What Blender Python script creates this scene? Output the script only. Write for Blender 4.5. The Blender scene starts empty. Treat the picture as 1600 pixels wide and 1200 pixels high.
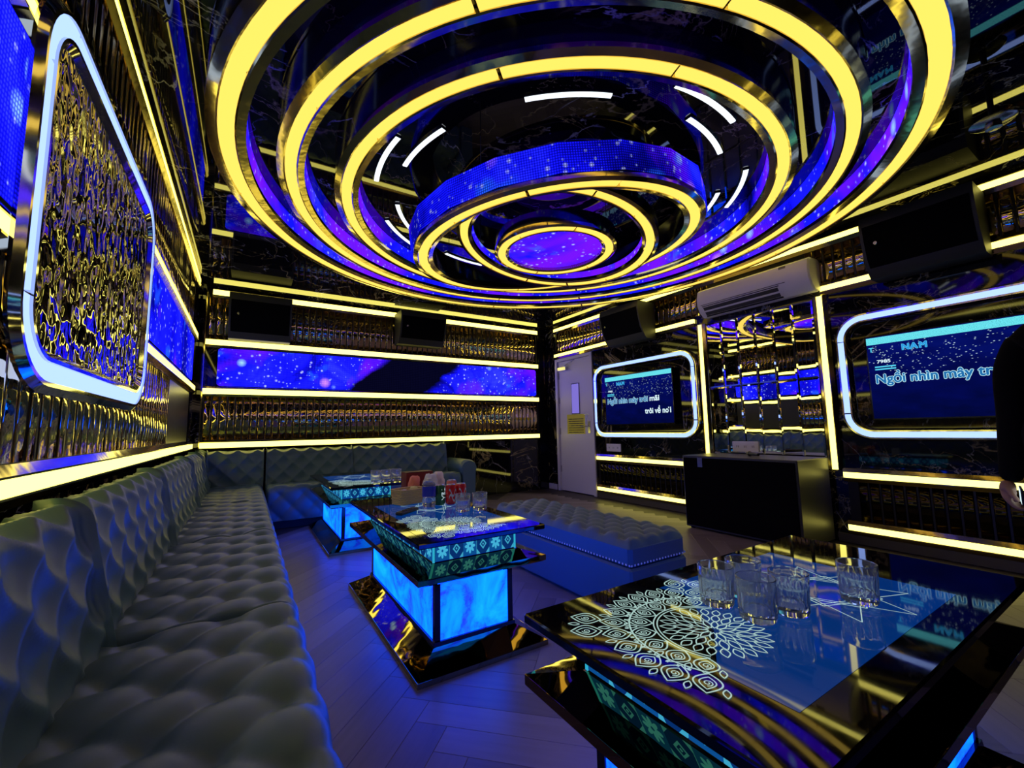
import bpy, math, random
from mathutils import Vector, Matrix
random.seed(7)
PI = math.pi
sin, cos = math.sin, math.cos
scene = bpy.context.scene
COL = scene.collection

# ------------------------------------------------------------------ camera, world, exposure
FPX, YAW, PIT, ROL, CAMH = 660.4763518, 0.5590757033, 0.1060457977, -0.0183612835, 1.0
cy_, sy_, cp_, sp_ = cos(YAW), sin(YAW), cos(PIT), sin(PIT)
FW = Vector((sy_*cp_, cy_*cp_, sp_)); RT = Vector((cy_, -sy_, 0)); UP = RT.cross(FW)
cr_, sr_ = cos(ROL), sin(ROL)
RT, UP = cr_*RT + sr_*UP, -sr_*RT + cr_*UP
cd = bpy.data.cameras.new('camera'); cam = bpy.data.objects.new('camera', cd); COL.objects.link(cam)
m4 = Matrix.Identity(4)
for i in range(3):
    m4[i][0], m4[i][1], m4[i][2] = RT[i], UP[i], -FW[i]
m4.translation = (0, 0, CAMH)
cam.matrix_world = m4
cd.sensor_fit = 'HORIZONTAL'; cd.sensor_width = 36.0; cd.lens = FPX*36.0/1600.0
cd.clip_start = 0.02; cd.clip_end = 60
scene.camera = cam
w = bpy.data.worlds.new('world'); scene.world = w; w.use_nodes = True
w.node_tree.nodes['Background'].inputs[0].default_value = (0, 0, 0, 1)
vs = scene.view_settings
vs.view_transform = 'Standard'; vs.look = 'None'; vs.gamma = 1.0; vs.exposure = 0.0; vs.use_curve_mapping = False

# ------------------------------------------------------------------ room numbers (metres)
XA, XB, YD, Y0, ZC = -0.518, 4.35, 5.843, -1.1, 2.70
Z1, Z2, Z3, Z4 = 2.048, 1.486, 0.879, 2.632        # light strips, left and back wall
RZ1, RZ3, RZ4 = 2.198, 0.563, 0.131                # light strips, right wall

# ------------------------------------------------------------------ node helpers
class NT:
    def __init__(s, name):
        s.mat = bpy.data.materials.new(name); s.mat.use_nodes = True
        s.t = s.mat.node_tree; s.t.nodes.clear()
        s.out = s.t.nodes.new('ShaderNodeOutputMaterial')
    def put(s, sock, v):
        if isinstance(v, bpy.types.NodeSocket): s.t.links.new(v, sock)
        elif isinstance(v, (tuple, list)) and len(v) == 3 and sock.type == 'RGBA': sock.default_value = (*v, 1)
        else: sock.default_value = v
    def n(s, kind, ins=None, out=0, **props):
        nd = s.t.nodes.new('ShaderNode' + kind)
        for k, v in props.items(): setattr(nd, k, v)
        for k, v in (ins or {}).items(): s.put(nd.inputs[k], v)
        return nd.outputs[out]
    def m(s, op, a, b=0.0, c=0.0):
        nd = s.t.nodes.new('ShaderNodeMath'); nd.operation = op
        s.put(nd.inputs[0], a); s.put(nd.inputs[1], b); s.put(nd.inputs[2], c)
        return nd.outputs[0]
    def v(s, op, a, b=(0, 0, 0), out=0):
        nd = s.t.nodes.new('ShaderNodeVectorMath'); nd.operation = op
        s.put(nd.inputs[0], a)
        if op == 'SCALE': s.put(nd.inputs['Scale'], b)
        else: s.put(nd.inputs[1], b)
        return nd.outputs[out]
    def ramp(s, f, stops, interp='LINEAR'):
        nd = s.t.nodes.new('ShaderNodeValToRGB'); s.put(nd.inputs[0], f)
        e = nd.color_ramp.elements; nd.color_ramp.interpolation = interp
        while len(e) < len(stops): e.new(0.5)
        for el, (p, c) in zip(e, stops):
            el.position = p; el.color = (*c, 1) if len(c) == 3 else c
        return nd.outputs[0]
    def mix(s, f, a, b, blend='MIX'):
        nd = s.t.nodes.new('ShaderNodeMix'); nd.data_type = 'RGBA'; nd.blend_type = blend
        s.put(nd.inputs[0], f); s.put(nd.inputs[6], a); s.put(nd.inputs[7], b)
        return nd.outputs[2]
    def coord(s, which='Object'):
        if which == 'World': return s.n('NewGeometry', out=0)
        nd = s.t.nodes.new('ShaderNodeTexCoord'); return nd.outputs[which]
    def sep(s, v):
        nd = s.t.nodes.new('ShaderNodeSeparateXYZ'); s.put(nd.inputs[0], v); return nd.outputs
    def noise(s, vec, scale, detail=3.0, rough=0.55, dist=0.0, out=0):
        return s.n('TexNoise', {'Vector': vec, 'Scale': scale, 'Detail': detail, 'Roughness': rough, 'Distortion': dist}, out)
    def bump(s, h, strength=0.3, dist=0.01):
        return s.n('Bump', {'Height': h, 'Strength': strength, 'Distance': dist})
    def pbr(s, color, rough=0.5, metal=0.0, ior=1.5, normal=None, emis=None, estr=0.0, **kw):
        nd = s.t.nodes.new('ShaderNodeBsdfPrincipled')
        s.put(nd.inputs['Base Color'], color); s.put(nd.inputs['Roughness'], rough)
        s.put(nd.inputs['Metallic'], metal); nd.inputs['IOR'].default_value = ior
        if normal is not None: s.put(nd.inputs['Normal'], normal)
        if emis is not None:
            s.put(nd.inputs['Emission Color'], emis); s.put(nd.inputs['Emission Strength'], estr)
        for k, v in kw.items(): s.put(nd.inputs[k.replace('_', ' ')], v)
        s.t.links.new(nd.outputs[0], s.out.inputs[0]); return s.mat
    def emit(s, color, strength):
        nd = s.t.nodes.new('ShaderNodeEmission'); s.put(nd.inputs[0], color); s.put(nd.inputs[1], strength)
        s.t.links.new(nd.outputs[0], s.out.inputs[0]); return s.mat

def plain(name, color, rough=0.5, metal=0.0, ior=1.5, **kw):
    t = NT(name)
    g = t.noise(t.coord(), 30.0, 2.0)
    r = t.m('MULTIPLY_ADD', g, 0.06, max(rough-0.03, 0.0))
    return t.pbr(color, r, metal, ior, **kw)
def glow(name, color, strength):
    return NT(name).emit(color, strength)

MAT = {}
# black polished marble with thin gold and white veins
def marble(name, gold, white, rough, ior, scale=1.0):
    t = NT(name); p = t.coord('World')
    def vein(sc, wid, d, off):
        n = t.noise(t.v('ADD', p, off), sc*scale, 7.0, 0.55, d)
        a = t.m('ABSOLUTE', t.m('SUBTRACT', n, 0.5))
        line = t.n('MapRange', {0: a, 1: 0.0, 2: wid, 3: 1.0, 4: 0.0})
        msk = t.n('MapRange', {0: t.noise(t.v('ADD', p, (off[1], off[2], off[0])), sc*scale*1.3, 2.0), 1: 0.47, 2: 0.62})
        return t.m('MULTIPLY', line, msk)
    v1 = vein(0.9, 0.012, 1.6, (3.1, 7.7, 1.3)); v2 = vein(2.3, 0.008, 0.9, (11.0, 2.0, 5.0)); v3 = vein(1.4, 0.005, 2.2, (0.3, 19.0, 8.0))
    c = t.mix(v1, (0.004, 0.004, 0.005), gold); c = t.mix(v2, c, white); c = t.mix(v3, c, gold)
    return t.pbr(c, rough, 0.0, ior)
MAT['marble'] = marble('black_marble', (0.42, 0.33, 0.15), (0.34, 0.33, 0.33), 0.035, 1.55)
MAT['ceil'] = marble('black_gloss_ceiling', (0.45, 0.36, 0.16), (0.60, 0.60, 0.66), 0.02, 1.75, 0.8)
def wavy_metal(name, col, rough, bscale, bstr, stretch=(1, 1, 0.25)):
    t = NT(name); p = t.v('MULTIPLY', t.coord('World'), stretch)
    b = t.bump(t.noise(p, bscale, 2.0), bstr, 0.02)
    return t.pbr(col, rough, 1.0, normal=b)
MAT['bronze'] = wavy_metal('bronze_mirror', (0.78, 0.58, 0.30), 0.03, 13.0, 0.16, (1, 1, 0.9))
MAT['bronzedark'] = wavy_metal('dark_bronze_mirror', (0.30, 0.19, 0.09), 0.04, 13.0, 0.12, (1, 1, 0.9))
MAT['smoke'] = wavy_metal('smoked_mirror', (0.030, 0.024, 0.013), 0.07, 10.0, 0.08)
MAT['gold'] = wavy_metal('polished_gold', (0.62, 0.50, 0.24), 0.10, 9.0, 0.05)
MAT['goldmir'] = wavy_metal('gold_mirror', (0.34, 0.25, 0.11), 0.03, 5.0, 0.10, (1, 1, 1))
MAT['chrome'] = wavy_metal('chrome', (0.62, 0.60, 0.58), 0.07, 8.0, 0.10)
MAT['mirror'] = wavy_metal('clear_mirror', (0.80, 0.80, 0.82), 0.012, 3.0, 0.02, (1, 1, 1))
MAT['black'] = plain('black_matte', (0.006, 0.006, 0.008), 0.55)
MAT['blackgloss'] = plain('black_gloss', (0.004, 0.004, 0.006), 0.10)
MAT['dark'] = plain('dark_backing', (0.008, 0.006, 0.006), 0.35)
MAT['led'] = glow('warm_led', (1.0, 0.88, 0.17), 3.6)
MAT['ledring'] = glow('ring_led', (1.0, 0.68, 0.110), 1.35)
MAT['neon'] = glow('cool_neon', (0.30, 0.44, 1.0), 1.9)
MAT['white_led'] = glow('white_led', (0.85, 0.92, 1.0), 1.6)
MAT['white'] = plain('white_plastic', (0.80, 0.76, 0.76), 0.35)
MAT['door'] = plain('painted_door', (0.72, 0.67, 0.72), 0.38)
MAT['silver'] = plain('brushed_silver', (0.6, 0.6, 0.6), 0.25, 1.0)

# LED matrix screen: space picture shown on a grid of glowing dots (uv in metres)
def led_screen(name, off, gain, pitch=0.0125, dark=0.0, pur=(0.57, 0.72), cloud=False):
    t = NT(name); uv = t.coord('UV'); p = t.v('ADD', uv, off)
    n1 = t.noise(p, 1.7, 5.0, 0.6, 0.6); n2 = t.noise(t.v('ADD', p, (9, 4, 2)), 1.1, 4.0, 0.55, 0.4)
    n3 = t.noise(t.v('ADD', p, (2, 8, 5)), 2.6, 3.0)
    c = t.ramp(n1, [(0.28, (0.001, 0.001, 0.08)), (0.42, (0.006, 0.006, 1.0)), (0.56, (0.014, 0.016, 2.8)), (0.72, (0.05, 0.07, 4.2))])
    c = t.mix(t.n('MapRange', {0: n2, 1: pur[0], 2: pur[1]}), c, (0.26, 0.010, 2.4))
    c = t.mix(t.n('MapRange', {0: n3, 1: 0.62, 2: 0.74}), c, (0.03, 0.22, 2.0))
    if dark: c = t.mix(t.n('MapRange', {0: t.noise(t.v('ADD', p, (31, 3, 0)), 0.55, 1.0), 1: 0.55, 2: 0.62, 4: dark}), c, (0.002, 0.002, 0.012))
    def stars(sc, r0, col, cc, st):
        vd = t.n('TexVoronoi', {'Vector': p, 'Scale': sc}, 0)
        vc = t.n('TexVoronoi', {'Vector': p, 'Scale': sc}, 1)
        on = t.m('GREATER_THAN', t.sep(vc)[0], st)
        f = t.m('MULTIPLY', t.n('MapRange', {0: vd, 1: r0, 2: 0.0}), on)
        return t.mix(f, cc, col)
    c = stars(13.0, 0.22, (0.8, 0.9, 1.8), c, 0.20)
    c = stars(24.0, 0.25, (0.5, 0.6, 1.8), c, 0.45)
    c = stars(4.2, 0.22, (0.5, 1.0, 1.8), c, 0.55)
    c = stars(3.1, 0.24, (1.3, 0.5, 1.6), c, 0.68)
    if cloud:
        # slanted dark cloud in the picture
        ux, vy, _ = t.sep(uv); e = t.m('SUBTRACT', ux, t.m('MULTIPLY_ADD', vy, 1.16, 1.37)); e = t.m('ADD', e, t.m('MULTIPLY_ADD', n1, 0.3, -0.15))
        k = t.m('MULTIPLY', t.n('MapRange', {0: e, 1: -0.04, 2: 0.10}), t.n('MapRange', {0: e, 1: 1.25, 2: 1.08}))
        c = t.mix(k, c, (0.002, 0.002, 0.016))
    fr = t.v('FRACTION', t.v('SCALE', uv, 1.0/pitch)); d = t.v('DISTANCE', fr, (0.5, 0.5, 0.0), 1)
    x, y, _ = t.sep(fr)
    d = t.m('POWER', t.m('ADD', t.m('POWER', t.m('SUBTRACT', x, 0.5), 2.0), t.m('POWER', t.m('SUBTRACT', y, 0.5), 2.0)), 0.5)
    dot = t.n('MapRange', {0: d, 1: 0.42, 2: 0.18, 3: 0.42, 4: 1.9})
    return t.emit(c, t.m('MULTIPLY', dot, gain))
MAT['scr_back'] = led_screen('led_screen_back', (0.4, 1.2, 0), 1.0, pur=(0.50, 0.66), cloud=True)
MAT['scr_left'] = led_screen('led_screen_left', (7.4, 3.0, 0), 0.9, dark=0.9)
MAT['scr_ring'] = led_screen('led_screen_ring', (3.0, 6.0, 0), 0.85, pur=(0.47, 0.62))
MAT['scr_drum'] = led_screen('led_screen_drum', (12.3, 15.2, 0), 0.40, 0.014)

# tufted leather
t = NT('teal_leather'); g = t.noise(t.coord('World'), 160.0, 3.0)
MAT['leather'] = t.pbr(t.mix(t.noise(t.coord('World'), 3.0, 2.0), (0.072, 0.138, 0.140), (0.086, 0.158, 0.160)), 0.40, normal=t.bump(g, 0.08, 0.002))
t = NT('teal_leather_plain'); g = t.noise(t.coord('World'), 160.0, 3.0)
MAT['leather2'] = t.pbr((0.055, 0.130, 0.165), 0.42, normal=t.bump(g, 0.08, 0.002))
# wood plank, tone changes from piece to piece
t = NT('floor_plank'); p = t.v('MULTIPLY', t.coord('Object'), (14.0, 1.2, 1.0)); r = t.n('ObjectInfo', out=5)
pv = t.v('ADD', p, t.n('CombineXYZ', {0: t.m('MULTIPLY', r, 37.0), 1: t.m('MULTIPLY', r, 11.0)}))
g = t.noise(pv, 3.0, 4.0)
c = t.ramp(t.m('MULTIPLY_ADD', g, 0.5, t.m('MULTIPLY', r, 0.5)), [(0.2, (0.14, 0.108, 0.105)), (0.8, (0.26, 0.21, 0.205))])
MAT['plank'] = t.pbr(c, t.m('MULTIPLY_ADD', g, 0.12, 0.30), normal=t.bump(g, 0.06, 0.003))
MAT['subfloor'] = plain('floor_joint', (0.05, 0.04, 0.038), 0.5)
# back-lit blue agate panels of the tables
t = NT('blue_agate'); p = t.coord('Object')
n1 = t.noise(p, 3.2, 6.0, 0.6, 1.4); n2 = t.noise(t.v('ADD', p, (5, 3, 1)), 5.0, 5.0, 0.6, 2.0)
c = t.ramp(n1, [(0.34, (0.003, 0.010, 0.9)), (0.44, (0.001, 0.045, 1.0)), (0.56, (0.001, 0.072, 1.0)), (0.74, (0.002, 0.105, 1.0))])
vein = t.n('MapRange', {0: t.m('ABSOLUTE', t.m('SUBTRACT', n2, 0.5)), 1: 0.0, 2: 0.018, 3: 0.75, 4: 0.0})
c = t.mix(t.m('MULTIPLY', vein, t.n('MapRange', {0: n1, 1: 0.5, 2: 0.4})), c, (0.001, 0.012, 0.12))
MAT['agate'] = t.emit(c, 5.5)
# small back-lit printed tiles of the tables
def tile_mat(name, kind):
    t = NT(name); uv = t.coord('UV'); x, y, _ = t.sep(t.v('SUBTRACT', uv, (0.5, 0.5, 0)))
    r = t.m('POWER', t.m('ADD', t.m('MULTIPLY', x, x), t.m('MULTIPLY', y, y)), 0.5)
    a = t.m('ARCTAN2', y, x)
    if kind == 0:
        pet = t.m('ABSOLUTE', t.m('COSINE', t.m('MULTIPLY', a, 4.0)))
        f = t.m('LESS_THAN', r, t.m('MULTIPLY_ADD', pet, 0.20, 0.20))
        f = t.m('MULTIPLY', f, t.m('GREATER_THAN', r, 0.07))
        c = t.mix(f, (0.004, 0.08, 0.30), (0.06, 0.48, 0.75))
    else:
        dm = t.m('ADD', t.m('ABSOLUTE', x), t.m('ABSOLUTE', y))
        f = t.m('MULTIPLY', t.m('GREATER_THAN', dm, 0.17), t.m('LESS_THAN', dm, 0.28))
        f = t.m('MAXIMUM', f, t.m('LESS_THAN', dm, 0.07))
        f = t.m('MAXIMUM', f, t.m('GREATER_THAN', dm, 0.72))
        c = t.mix(f, (0.002, 0.03, 0.16), (0.05, 0.40, 0.62))
    return t.emit(c, 0.9)
MAT['tile0'] = tile_mat('flower_tile', 0); MAT['tile1'] = tile_mat('diamond_tile', 1)
MAT['tileedge'] = glow('lit_tile_edge', (0.03, 0.50, 0.75), 0.8)
MAT['topglass'] = plain('black_table_glass', (0.003, 0.003, 0.005), 0.035, ior=1.5)
def lit_print(name, col, st):
    return NT(name).pbr((0.003, 0.003, 0.005), 0.035, ior=1.33, emis=col, estr=st)
MAT['inlay'] = lit_print('blue_inlay', (0.001, 0.045, 0.27), 0.55)
MAT['lace'] = lit_print('white_lace_and_lines', (0.50, 0.75, 0.70), 0.75)
MAT['lacedark'] = plain('inlay_dark', (0.003, 0.004, 0.012), 0.03)
t = NT('glassware'); 
MAT['glass'] = t.pbr((0.92, 0.95, 1.0), 0.035, ior=1.47, Transmission_Weight=0.88)
# hammered mirror with droplets
t = NT('droplet_mirror'); uv = t.coord('UV')
q = t.v('MULTIPLY', uv, (1.0, 0.62, 1.0))
h1 = t.noise(q, 21.0, 0.5, 0.5, 0.2); h2 = t.noise(t.v('ADD', q, (4, 7, 0)), 9.0, 1.0)
hh = t.m('ADD', h1, t.m('MULTIPLY', h2, 0.7))
MAT['droplet'] = t.pbr((0.24, 0.225, 0.20), 0.02, 1.0, normal=t.bump(hh, 0.42, 0.05))

# ------------------------------------------------------------------ mesh helpers
class MB:
    def __init__(s): s.v, s.f, s.uv = [], [], {}
    def add(s, vs, fs, uvs=None):
        o = len(s.v); s.v += [tuple(q) for q in vs]
        for i, f in enumerate(fs):
            if uvs: s.uv[len(s.f)] = uvs[i]
            s.f.append(tuple(o+k for k in f))
        return s
    def box(s, x0, x1, y0, y1, z0, z1):
        vs = [(x, y, z) for z in (z0, z1) for y in (y0, y1) for x in (x0, x1)]
        return s.add(vs, [(0, 2, 3, 1), (4, 5, 7, 6), (0, 1, 5, 4), (2, 6, 7, 3), (0, 4, 6, 2), (1, 3, 7, 5)])
    def bevbox(s, x0, x1, y0, y1, z0, z1, b):
        # box with chamfered edges (24 corner points)
        c = [((x0+x1)/2, (y0+y1)/2, (z0+z1)/2)][0]; h = ((x1-x0)/2, (y1-y0)/2, (z1-z0)/2)
        vs = []; idx = {}
        for sx in (-1, 1):
            for sy in (-1, 1):
                for sz in (-1, 1):
                    for ax in range(3):
                        p = [sx*(h[0]-b), sy*(h[1]-b), sz*(h[2]-b)]
                        p[ax] = (sx, sy, sz)[ax]*h[ax]
                        idx[sx, sy, sz, ax] = len(vs); vs.append((c[0]+p[0], c[1]+p[1], c[2]+p[2]))
        fs = []
        for ax in range(3):
            o = [k for k in range(3) if k != ax]
            for sg in (-1, 1):
                q = []
                for a, b_ in ((-1, -1), (1, -1), (1, 1), (-1, 1)):
                    k = [0, 0, 0]; k[ax] = sg; k[o[0]] = a; k[o[1]] = b_; q.append(idx[(*k, ax)])
                fs.append(tuple(q))
            for a in (-1, 1):
                for b_ in (-1, 1):
                    q = []
                    for sg, who in ((-1, o[0]), (1, o[0]), (1, o[1]), (-1, o[1])):
                        k = [0, 0, 0]; k[ax] = sg; k[o[0]] = a; k[o[1]] = b_; q.append(idx[(*k, who)])
                    fs.append(tuple(q))
        for sx in (-1, 1):
            for sy in (-1, 1):
                for sz in (-1, 1): fs.append(tuple(idx[sx, sy, sz, a] for a in range(3)))
        return s.add(vs, fs)
    def frustum(s, r0, z0, r1, z1):
        vs = [(r0[0], r0[2], z0), (r0[1], r0[2], z0), (r0[1], r0[3], z0), (r0[0], r0[3], z0),
              (r1[0], r1[2], z1), (r1[1], r1[2], z1), (r1[1], r1[3], z1), (r1[0], r1[3], z1)]
        return s.add(vs, [(3, 2, 1, 0), (4, 5, 6, 7), (0, 1, 5, 4), (1, 2, 6, 5), (2, 3, 7, 6), (3, 0, 4, 7)])
    def lathe(s, prof, n=24, c=(0, 0, 0), flute=0.0, z0=None, z1=None):
        vs = []
        for k, (r, z) in enumerate(prof):
            for i in range(n):
                a = 2*PI*i/n
                rr = r
                if flute and z0 < z < z1 and r > 0.02: rr = r*(1 - flute*(i % 2))
                vs.append((c[0]+rr*cos(a), c[1]+rr*sin(a), c[2]+z))
        fs = []
        for k in range(len(prof)-1):
            for i in range(n):
                j = (i+1) % n
                fs.append((k*n+i, k*n+j, (k+1)*n+j, (k+1)*n+i))
        return s.add(vs, fs)
    def tube(s, pts, r, n=8, closed=False):
        pts = [Vector(p) for p in pts]; rs = r if isinstance(r, list) else [r]*len(pts)
        vs = []; N = len(pts); ref = None
        for i, p in enumerate(pts):
            a = pts[i-1] if i else (pts[-1] if closed else p); b = pts[(i+1) % N] if (i < N-1 or closed) else p
            d = (b-a).normalized()
            if ref is None: ref = d.orthogonal().normalized()
            ref = (ref - d*ref.dot(d)).normalized(); bi = d.cross(ref)
            vs += [p + rs[i]*(cos(2*PI*k/n)*ref + sin(2*PI*k/n)*bi) for k in range(n)]
        fs = []
        for i in range(N if closed else N-1):
            j = (i+1) % N
            for k in range(n):
                l = (k+1) % n; fs.append((i*n+k, i*n+l, j*n+l, j*n+k))
        if not closed: fs += [tuple(range(n))[::-1], tuple(range((N-1)*n, N*n))]
        return s.add(vs, fs)
    def sweep(s, path, prof, fr, closed=True, uvscale=False, capped=True):
        # path: [(p2, n2)], prof: [(offset, height)] closed outline; fr maps (x, y, h) to 3D
        N = len(path); P = len(prof); vs = []
        for (p, n_) in path:
            for (o, h) in prof: vs.append(fr(p[0]+n_[0]*o, p[1]+n_[1]*o, h))
        fs = []
        for i in range(N if closed else N-1):
            j = (i+1) % N
            for k in range(P):
                l = (k+1) % P; fs.append((i*P+k, i*P+l, j*P+l, j*P+k))
        if not closed and capped: fs += [tuple(range(P))[::-1], tuple(range((N-1)*P, N*P))]
        return s.add(vs, fs)
    def ribbon(s, pts, wd, z, closed=False):
        N = len(pts); vs = []; ws = wd if isinstance(wd, list) else [wd]*N
        for i, p in enumerate(pts):
            a = pts[i-1] if (i or closed) else p; b = pts[(i+1) % N] if (i < N-1 or closed) else p
            dx, dy = b[0]-a[0], b[1]-a[1]; L = math.hypot(dx, dy) or 1
            nx, ny = -dy/L*ws[i]/2, dx/L*ws[i]/2
            vs += [(p[0]+nx, p[1]+ny, z), (p[0]-nx, p[1]-ny, z)]
        fs = [(2*i+1, 2*((i+1) % N)+1, 2*((i+1) % N), 2*i) for i in range(N if closed else N-1)]
        return s.add(vs, fs)
    def mesh(s, name, mat, smooth=False):
        me = bpy.data.meshes.new(name); me.from_pydata(s.v, [], s.f)
        if s.uv:
            ul = me.uv_layers.new(name='UVMap')
            for i, poly in enumerate(me.polygons):
                if i in s.uv:
                    for li, u in zip(poly.loop_indices, s.uv[i]): ul.data[li].uv = u
        import bmesh
        bm = bmesh.new(); bm.from_mesh(me); bmesh.ops.recalc_face_normals(bm, faces=bm.faces); bm.to_mesh(me); bm.free()
        me.materials.append(MAT[mat] if isinstance(mat, str) else mat)
        if smooth: me.polygons.foreach_set('use_smooth', [True]*len(me.polygons))
        return me
    def build(s, name, mat, parent=None, smooth=False, loc=None):
        return link(name, s.mesh(name, mat, smooth), parent, loc)
def link(name, me, parent=None, loc=None, rot=None):
    o = bpy.data.objects.new(name, me); COL.objects.link(o)
    if parent: o.parent = parent
    if loc: o.location = loc
    if rot: o.rotation_euler = rot
    return o
def autosmooth(o, ang=35):
    me = o.data
    me.polygons.foreach_set('use_smooth', [True]*len(me.polygons))
    try: me.set_sharp_from_angle(angle=math.radians(ang))
    except Exception: pass
    return o
def tag(o, label=None, cat=None, group=None, kind=None):
    if label: o['label'] = label
    if cat: o['category'] = cat
    if group: o['group'] = group
    if kind: o['kind'] = kind
    return o
def thing(name, label, cat, loc=(0, 0, 0), rz=0.0, group=None):
    o = bpy.data.objects.new(name, None); COL.objects.link(o)
    o.empty_display_size = 0.1; o.location = loc; o.rotation_euler = (0, 0, rz)
    return tag(o, label, cat, group)
def copy_tree(o, parent=None):
    c = o.copy(); COL.objects.link(c); c.parent = parent
    for ch in list(o.children): copy_tree(ch, c)
    return c
def text_mesh(name, body, size, mat, extrude=0.0, align='LEFT', bold=0.0):
    cu = bpy.data.curves.new(name, 'FONT'); cu.body = body; cu.size = size; cu.extrude = extrude; cu.align_x = align
    cu.resolution_u = 3; cu.offset = bold
    o = bpy.data.objects.new(name, cu); COL.objects.link(o)
    bpy.context.view_layer.update()
    dg = bpy.context.evaluated_depsgraph_get()
    me = bpy.data.meshes.new_from_object(o.evaluated_get(dg)); bpy.data.objects.remove(o)
    me.materials.clear(); me.materials.append(MAT[mat]); me.name = name
    return me

# ------------------------------------------------------------------ room shell
def struct(name, mb, mat): return tag(mb.build(name, mat), kind='structure')
floor = struct('floor', MB().box(XA-.1, XB+.1, Y0-.1, YD+.1, -0.12, -0.006), 'subfloor')
ceiling = struct('ceiling', MB().box(XA-.1, XB+.1, Y0-.1, YD+.1, ZC, ZC+.1), 'ceil')
wall_left = struct('wall_left', MB().box(XA-.1, XA, Y0-.1, YD+.1, -.006, ZC), 'marble')
wall_back = struct('wall_back', MB().box(XA, XB, YD, YD+.1, -.006, ZC), 'marble')
wall_front = struct('wall_front', MB().box(XA, XB, Y0-.1, Y0, -.006, ZC), 'marble')
DY0, DY1, DZ = 4.672, 5.560, 2.135
wall_right = struct('wall_right', MB().box(XB, XB+.1, Y0-.1, DY0, -.006, ZC).box(XB, XB+.1, DY1, YD+.1, -.006, ZC).box(XB, XB+.1, DY0, DY1, DZ, ZC), 'marble')

# herringbone planks on the floor (single pieces where the floor can be seen)
PW, PL = 0.115, 0.69
plank_me = MB().bevbox(-PW/2+.0004, PW/2-.0004, -PL/2+.0004, PL/2-.0004, -.006, 0.0, .0010).mesh('plank', 'plank')
np_ = 0
for i in range(-60, 60):
    for j in range(-14, 14):
        for k in (0, 1):
            # herringbone lattice, then turned by 45 degrees
            if k == 0: lx, ly, rz = i*PW + PW/2, i*PW + j*2*PL + PL/2, 0.0
            else: lx, ly, rz = i*PW + PW + PL/2, i*PW + j*2*PL + PW/2, PI/2
            c45 = math.sqrt(.5)
            X, Y = (lx-ly)*c45+2.0, (lx+ly)*c45+2.5
            if not (0.10 < X < XB-.15 and 0.1 < Y < YD-.25): continue
            if X < 0.45 and Y > 4.9: continue
            if X < 2.6 and Y > 5.25: continue
            if X > 3.95 and 1.9 < Y < 2.6: continue
            if np_ >= 300: continue
            np_ += 1
            link('plank', plank_me, floor, (X, Y, 0), (0, 0, rz+PI/4))

# ------------------------------------------------------------------ light strips
def strip(label, p0, p1, nrm, seg=1.6, led=0.046, width=0.112, depth=0.032, name='led_strip_light', off=0.0):
    p0, p1, nrm = Vector(p0), Vector(p1), Vector(nrm)
    ax = (p1-p0); L = ax.length; ax.normalize(); side = nrm.cross(ax)
    root = thing(name, label, 'light strip', p0)
    def bx(mb, u0, u1, s0, s1, d0, d1):
        vs = [ax*u+side*s+nrm*d for d in (d0, d1) for s in (s0, s1) for u in (u0, u1)]
        mb.add(vs, [(0, 2, 3, 1), (4, 5, 7, 6), (0, 1, 5, 4), (2, 6, 7, 3), (0, 4, 6, 2), (1, 3, 7, 5)])
    h = MB(); l2, w2 = led/2, width/2
    for sg in (-1, 1):
        # sloped polished rail beside the diffuser
        prof = [(sg*l2, 0), (sg*w2, 0), (sg*w2, depth*.45), (sg*(l2+.006), depth), (sg*l2, depth)]
        vs = [ax*u+side*s_+nrm*d_ for u in (0, L) for (s_, d_) in prof]
        n = len(prof)
        h.add(vs, [tuple(range(n)), tuple(range(n, 2*n))]+[(k, (k+1) % n, n+(k+1) % n, n+k) for k in range(n)])
    h.build('housing', 'gold', root)
    n = max(1, round((L-off)/seg)); us = [0.0]+[off+(L-off)*(k+(0 if off else 1))/n for k in range(n if off else n-1)]+[L]
    for k in range(len(us)-1):
        b = MB(); bx(b, us[k]+.003, us[k+1]-.003, -l2+.001, l2-.001, .002, depth-.004)
        b.build('diffuser', 'led', root)
    return root
ex = 0.004
strip('lowest warm light strip on left wall, just above the long sofa', (XA+ex, .3, Z3), (XA+ex, 5.66, Z3), (1, 0, 0), off=3.16, seg=2.3)
strip('warm light strip under the left wall LED screen', (XA+ex, .3, Z2), (XA+ex, 5.56, Z2), (1, 0, 0), seg=1.75)
strip('warm light strip over the left wall LED screen', (XA+ex, .3, Z1), (XA+ex, 5.56, Z1), (1, 0, 0), seg=1.75)
strip('warm light strip along top of left wall by the ceiling', (XA+ex, .3, Z4), (XA+ex, 5.5, Z4), (1, 0, 0), seg=1.75)
strip('lowest warm light strip on back wall, above back sofa', (XA+.07, YD-ex, Z3), (4.17, YD-ex, Z3), (0, -1, 0), seg=2.3, led=.062, width=.112)
strip('warm light strip under the back wall LED screen', (XA+.07, YD-ex, Z2), (4.17, YD-ex, Z2), (0, -1, 0), seg=2.3, led=.062, width=.112)
strip('warm light strip over the back wall LED screen', (XA+.07, YD-ex, Z1), (4.17, YD-ex, Z1), (0, -1, 0), seg=2.3, led=.062, width=.112)
strip('warm light strip along top of back wall by the ceiling', (XA+.12, YD-ex, Z4), (4.17, YD-ex, Z4), (0, -1, 0), seg=2.3, led=.062, width=.112)
strip('warm light strip along top of right wall by the ceiling', (XB-ex, 5.56, 2.628), (XB-ex, .1, 2.628), (-1, 0, 0), seg=1.8)
strip('warm light strip above the door and the smaller-looking television', (XB-ex, 5.56, RZ1), (XB-ex, 2.93, RZ1), (-1, 0, 0), seg=1.35)
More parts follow.
